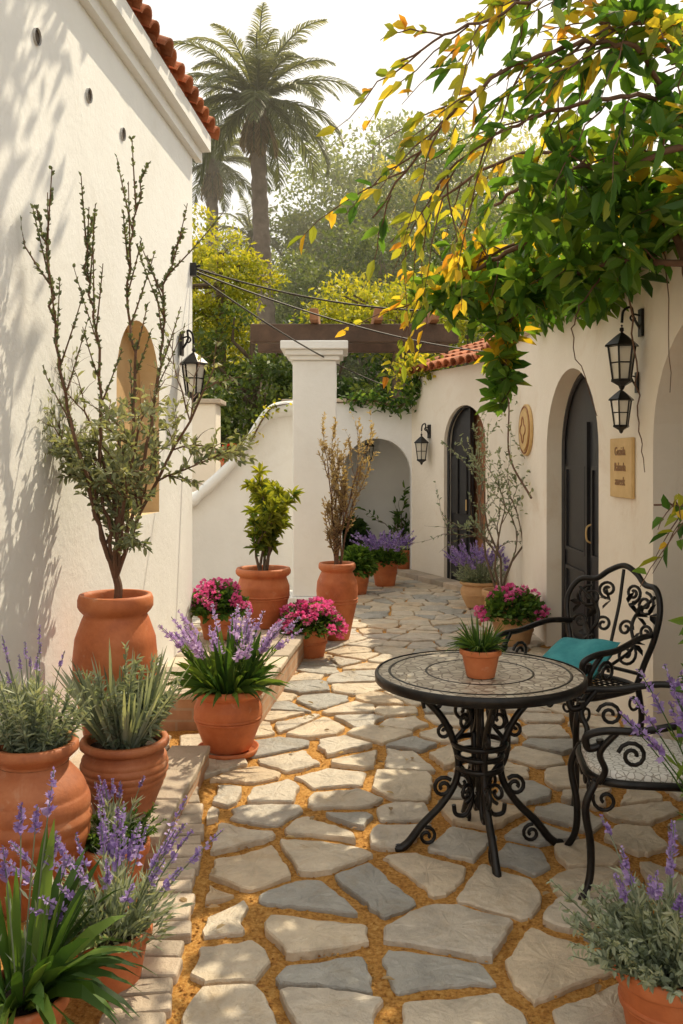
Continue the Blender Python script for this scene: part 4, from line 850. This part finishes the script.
# ================================================================ TREES
def tree(name,x,y,zt,zb,rw,mat,label,n=5000,leaf=.28,clumps=34,trunk_r=.18,dark=0,dx=0,dy=0):
    z0=hill(x,y)-.1; e=empty(name,(x,y,z0),label,'tree'); zt-=z0; zb-=z0
    w=B(); P=smoothpath([(0,0,0),(dx*.2,dy*.2,zb*.5),(dx*.8,.1+dy*.8,(zb+zt)/2),(dx,dy,zt*.9)],6); tube(w,P,np.linspace(trunk_r,trunk_r*.25,len(P)),9)
    g=B(); cz=(zt+zb)/2; hz=(zt-zb)/2; per=n//clumps
    for k in range(clumps):
        d=rdir(1)[0]; q=NR.random()**.4; c=np.array([d[0]*rw*q+dx,d[1]*rw*q+dy,cz+d[2]*hz*q*.95])
        f=min(len(P)-1,int(len(P)*min(.95,max(.3,(c[2]-hz*.4)/zt)))); 
        if k%2==0: tube(w,[P[f],(P[f]+c)/2+NR.normal(size=3)*.1,c],[trunk_r*.3,trunk_r*.18,trunk_r*.06],5)
        cr=rw*(.18+.22*NR.random()); s=rdir(per,.25); rr=cr*(.45+.6*NR.random(per))
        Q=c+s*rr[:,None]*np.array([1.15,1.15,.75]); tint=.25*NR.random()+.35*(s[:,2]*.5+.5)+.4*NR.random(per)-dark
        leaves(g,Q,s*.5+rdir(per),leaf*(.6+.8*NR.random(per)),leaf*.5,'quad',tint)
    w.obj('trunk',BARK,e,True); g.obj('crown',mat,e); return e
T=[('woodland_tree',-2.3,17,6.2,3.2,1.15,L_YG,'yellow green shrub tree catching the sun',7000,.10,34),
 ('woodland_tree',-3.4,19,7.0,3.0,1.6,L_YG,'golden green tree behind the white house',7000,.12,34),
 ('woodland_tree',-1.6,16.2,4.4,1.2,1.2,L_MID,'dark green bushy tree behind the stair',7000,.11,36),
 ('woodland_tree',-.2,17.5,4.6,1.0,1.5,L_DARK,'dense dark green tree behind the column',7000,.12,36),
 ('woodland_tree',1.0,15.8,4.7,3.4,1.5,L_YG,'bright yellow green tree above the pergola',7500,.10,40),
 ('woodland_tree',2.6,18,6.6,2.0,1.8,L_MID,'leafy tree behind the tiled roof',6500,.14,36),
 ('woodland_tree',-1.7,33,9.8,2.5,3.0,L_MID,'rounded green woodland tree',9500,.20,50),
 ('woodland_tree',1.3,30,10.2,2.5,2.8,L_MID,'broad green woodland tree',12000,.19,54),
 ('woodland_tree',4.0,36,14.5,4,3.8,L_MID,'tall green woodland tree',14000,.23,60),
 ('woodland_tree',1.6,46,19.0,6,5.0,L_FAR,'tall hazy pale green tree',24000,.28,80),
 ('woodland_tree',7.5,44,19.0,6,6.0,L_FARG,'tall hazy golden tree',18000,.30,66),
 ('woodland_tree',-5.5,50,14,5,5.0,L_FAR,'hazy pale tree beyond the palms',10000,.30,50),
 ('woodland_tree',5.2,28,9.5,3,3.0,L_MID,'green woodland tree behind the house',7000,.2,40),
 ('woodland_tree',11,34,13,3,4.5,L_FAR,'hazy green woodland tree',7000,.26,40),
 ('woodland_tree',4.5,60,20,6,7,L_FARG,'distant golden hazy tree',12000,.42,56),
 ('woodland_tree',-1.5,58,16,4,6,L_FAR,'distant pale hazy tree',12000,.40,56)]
for t in T: tree(*t)
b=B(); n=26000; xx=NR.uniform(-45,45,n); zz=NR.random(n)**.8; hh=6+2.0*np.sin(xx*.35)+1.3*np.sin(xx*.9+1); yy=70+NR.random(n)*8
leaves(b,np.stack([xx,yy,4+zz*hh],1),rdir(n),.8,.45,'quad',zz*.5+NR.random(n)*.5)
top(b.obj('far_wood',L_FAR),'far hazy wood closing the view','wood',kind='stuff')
b=B(); n=16000; xx=NR.uniform(-4.5,5,n); yy=15+NR.random(n)*1.4; hh=2.4+.5*np.sin(xx*2.1)+.3*np.sin(xx*5); zz=NR.random(n)
leaves(b,np.stack([xx,yy,zz*hh],1),rdir(n),.13,.07,'quad',zz*.5+NR.random(n)*.5)
top(b.obj('undergrowth',L_MID),'dense green undergrowth behind the garden wall','undergrowth',kind='stuff')
b=B(); n=70; xx=NR.uniform(-.6,1.7,n); yy=2.3+NR.random(n)*5; leaves(b,np.stack([xx,yy,np.full(n,.042)],1),rdir(n)*np.array([1,1,.15]),.03+.025*NR.random(n),.02,'leaf',None,0,3)
top(b.obj('fallen_leaves',L_DRY),'dry golden leaves scattered over the paving stones','leaves',kind='stuff')

def palm(x,y,zc,L,nf,label,lean=0,r=.3):
    z0=hill(x,y)-.1; e=empty('palm_tree',(x,y,z0),label,'palm tree'); H=zc-z0
    w=B(); n=60; t=np.linspace(0,1,n); P=np.stack([lean*(t-t*t*.4)*1.6,0*t,H*t],1); rad=r*(1.2-.5*t)+.04*r*np.sin(t*n*2.2)*2; rad[-6:]*=np.linspace(1.05,1.5,6); tube(w,P,rad,12); w.obj('trunk',PBARK,e,True)
    c=P[-1]; g=B(); dr=B(); rb=B()
    for k in range(nf+10):
        dry=k>=nf; a=k*2.39996+NR.normal()*.12; el=(1.42-1.85*((k+.5)/nf)) if not dry else -1.0-.3*NR.random()
        Lf=L*(.8+.3*NR.random())*(.55 if dry else 1); m=22; t=np.linspace(0,1,m); h=np.array([math.cos(a),math.sin(a),0])
        ang=el-t*t*(1.1 if not dry else .3)-t*.2; st=Lf/(m-1); pts=[c.copy()]
        for i in range(1,m): pts.append(pts[-1]+(h*math.cos(ang[i])+np.array([0,0,math.sin(ang[i])]))*st)
        pts=np.array(pts); tube(rb,pts,np.linspace(.05,.012,m),4)
        q=130; tt=.12+.88*np.arange(q)/q; ii=np.minimum((tt*(m-1)).astype(int),m-2); fr=tt*(m-1)-ii; Q=pts[ii]+(pts[ii+1]-pts[ii])*fr[:,None]
        T_=nrm(pts[ii+1]-pts[ii]); S=nrm(np.cross(T_,np.tile([0,0,1.],(q,1)))) ; sg=np.where(np.arange(q)%2==0,-1,1)[:,None]; Up=np.cross(S,T_)
        ll=Lf*.20*np.sin(np.clip(tt,.05,1)*2.6+.35)
        leaves(dr if dry else g,Q,S*sg+T_*1.1+Up*.3+NR.normal(size=(q,3))*.10,np.maximum(ll,.1),L*.012,'blade',NR.random(q)*.6+.4*max(0,math.sin(el)),.45)
    rb.obj('frond_stalks',L_PALM,e); g.obj('fronds',L_PALM,e); dr.obj('dry_fronds',L_DRY,e)
palm(-2.1,30,13.6,3.5,46,'tall date palm with arching feathery fronds',-.75,.32)
palm(-6.2,42,15.6,3.4,34,'second palm partly behind the white house',.2,.34)
palm(-4.7,46,13.0,2.4,26,'small distant palm standing on the wooded slope',.1,.28)
tree('dapple_tree',3.6,4.7,7.3,5.6,1.6,L_GREEN,'unseen leafy tree added over the courtyard to dapple the white house',1700,.15,26,.10,0,-3.0,.5)  # added out of view so its leaves cast dapples on the left wall
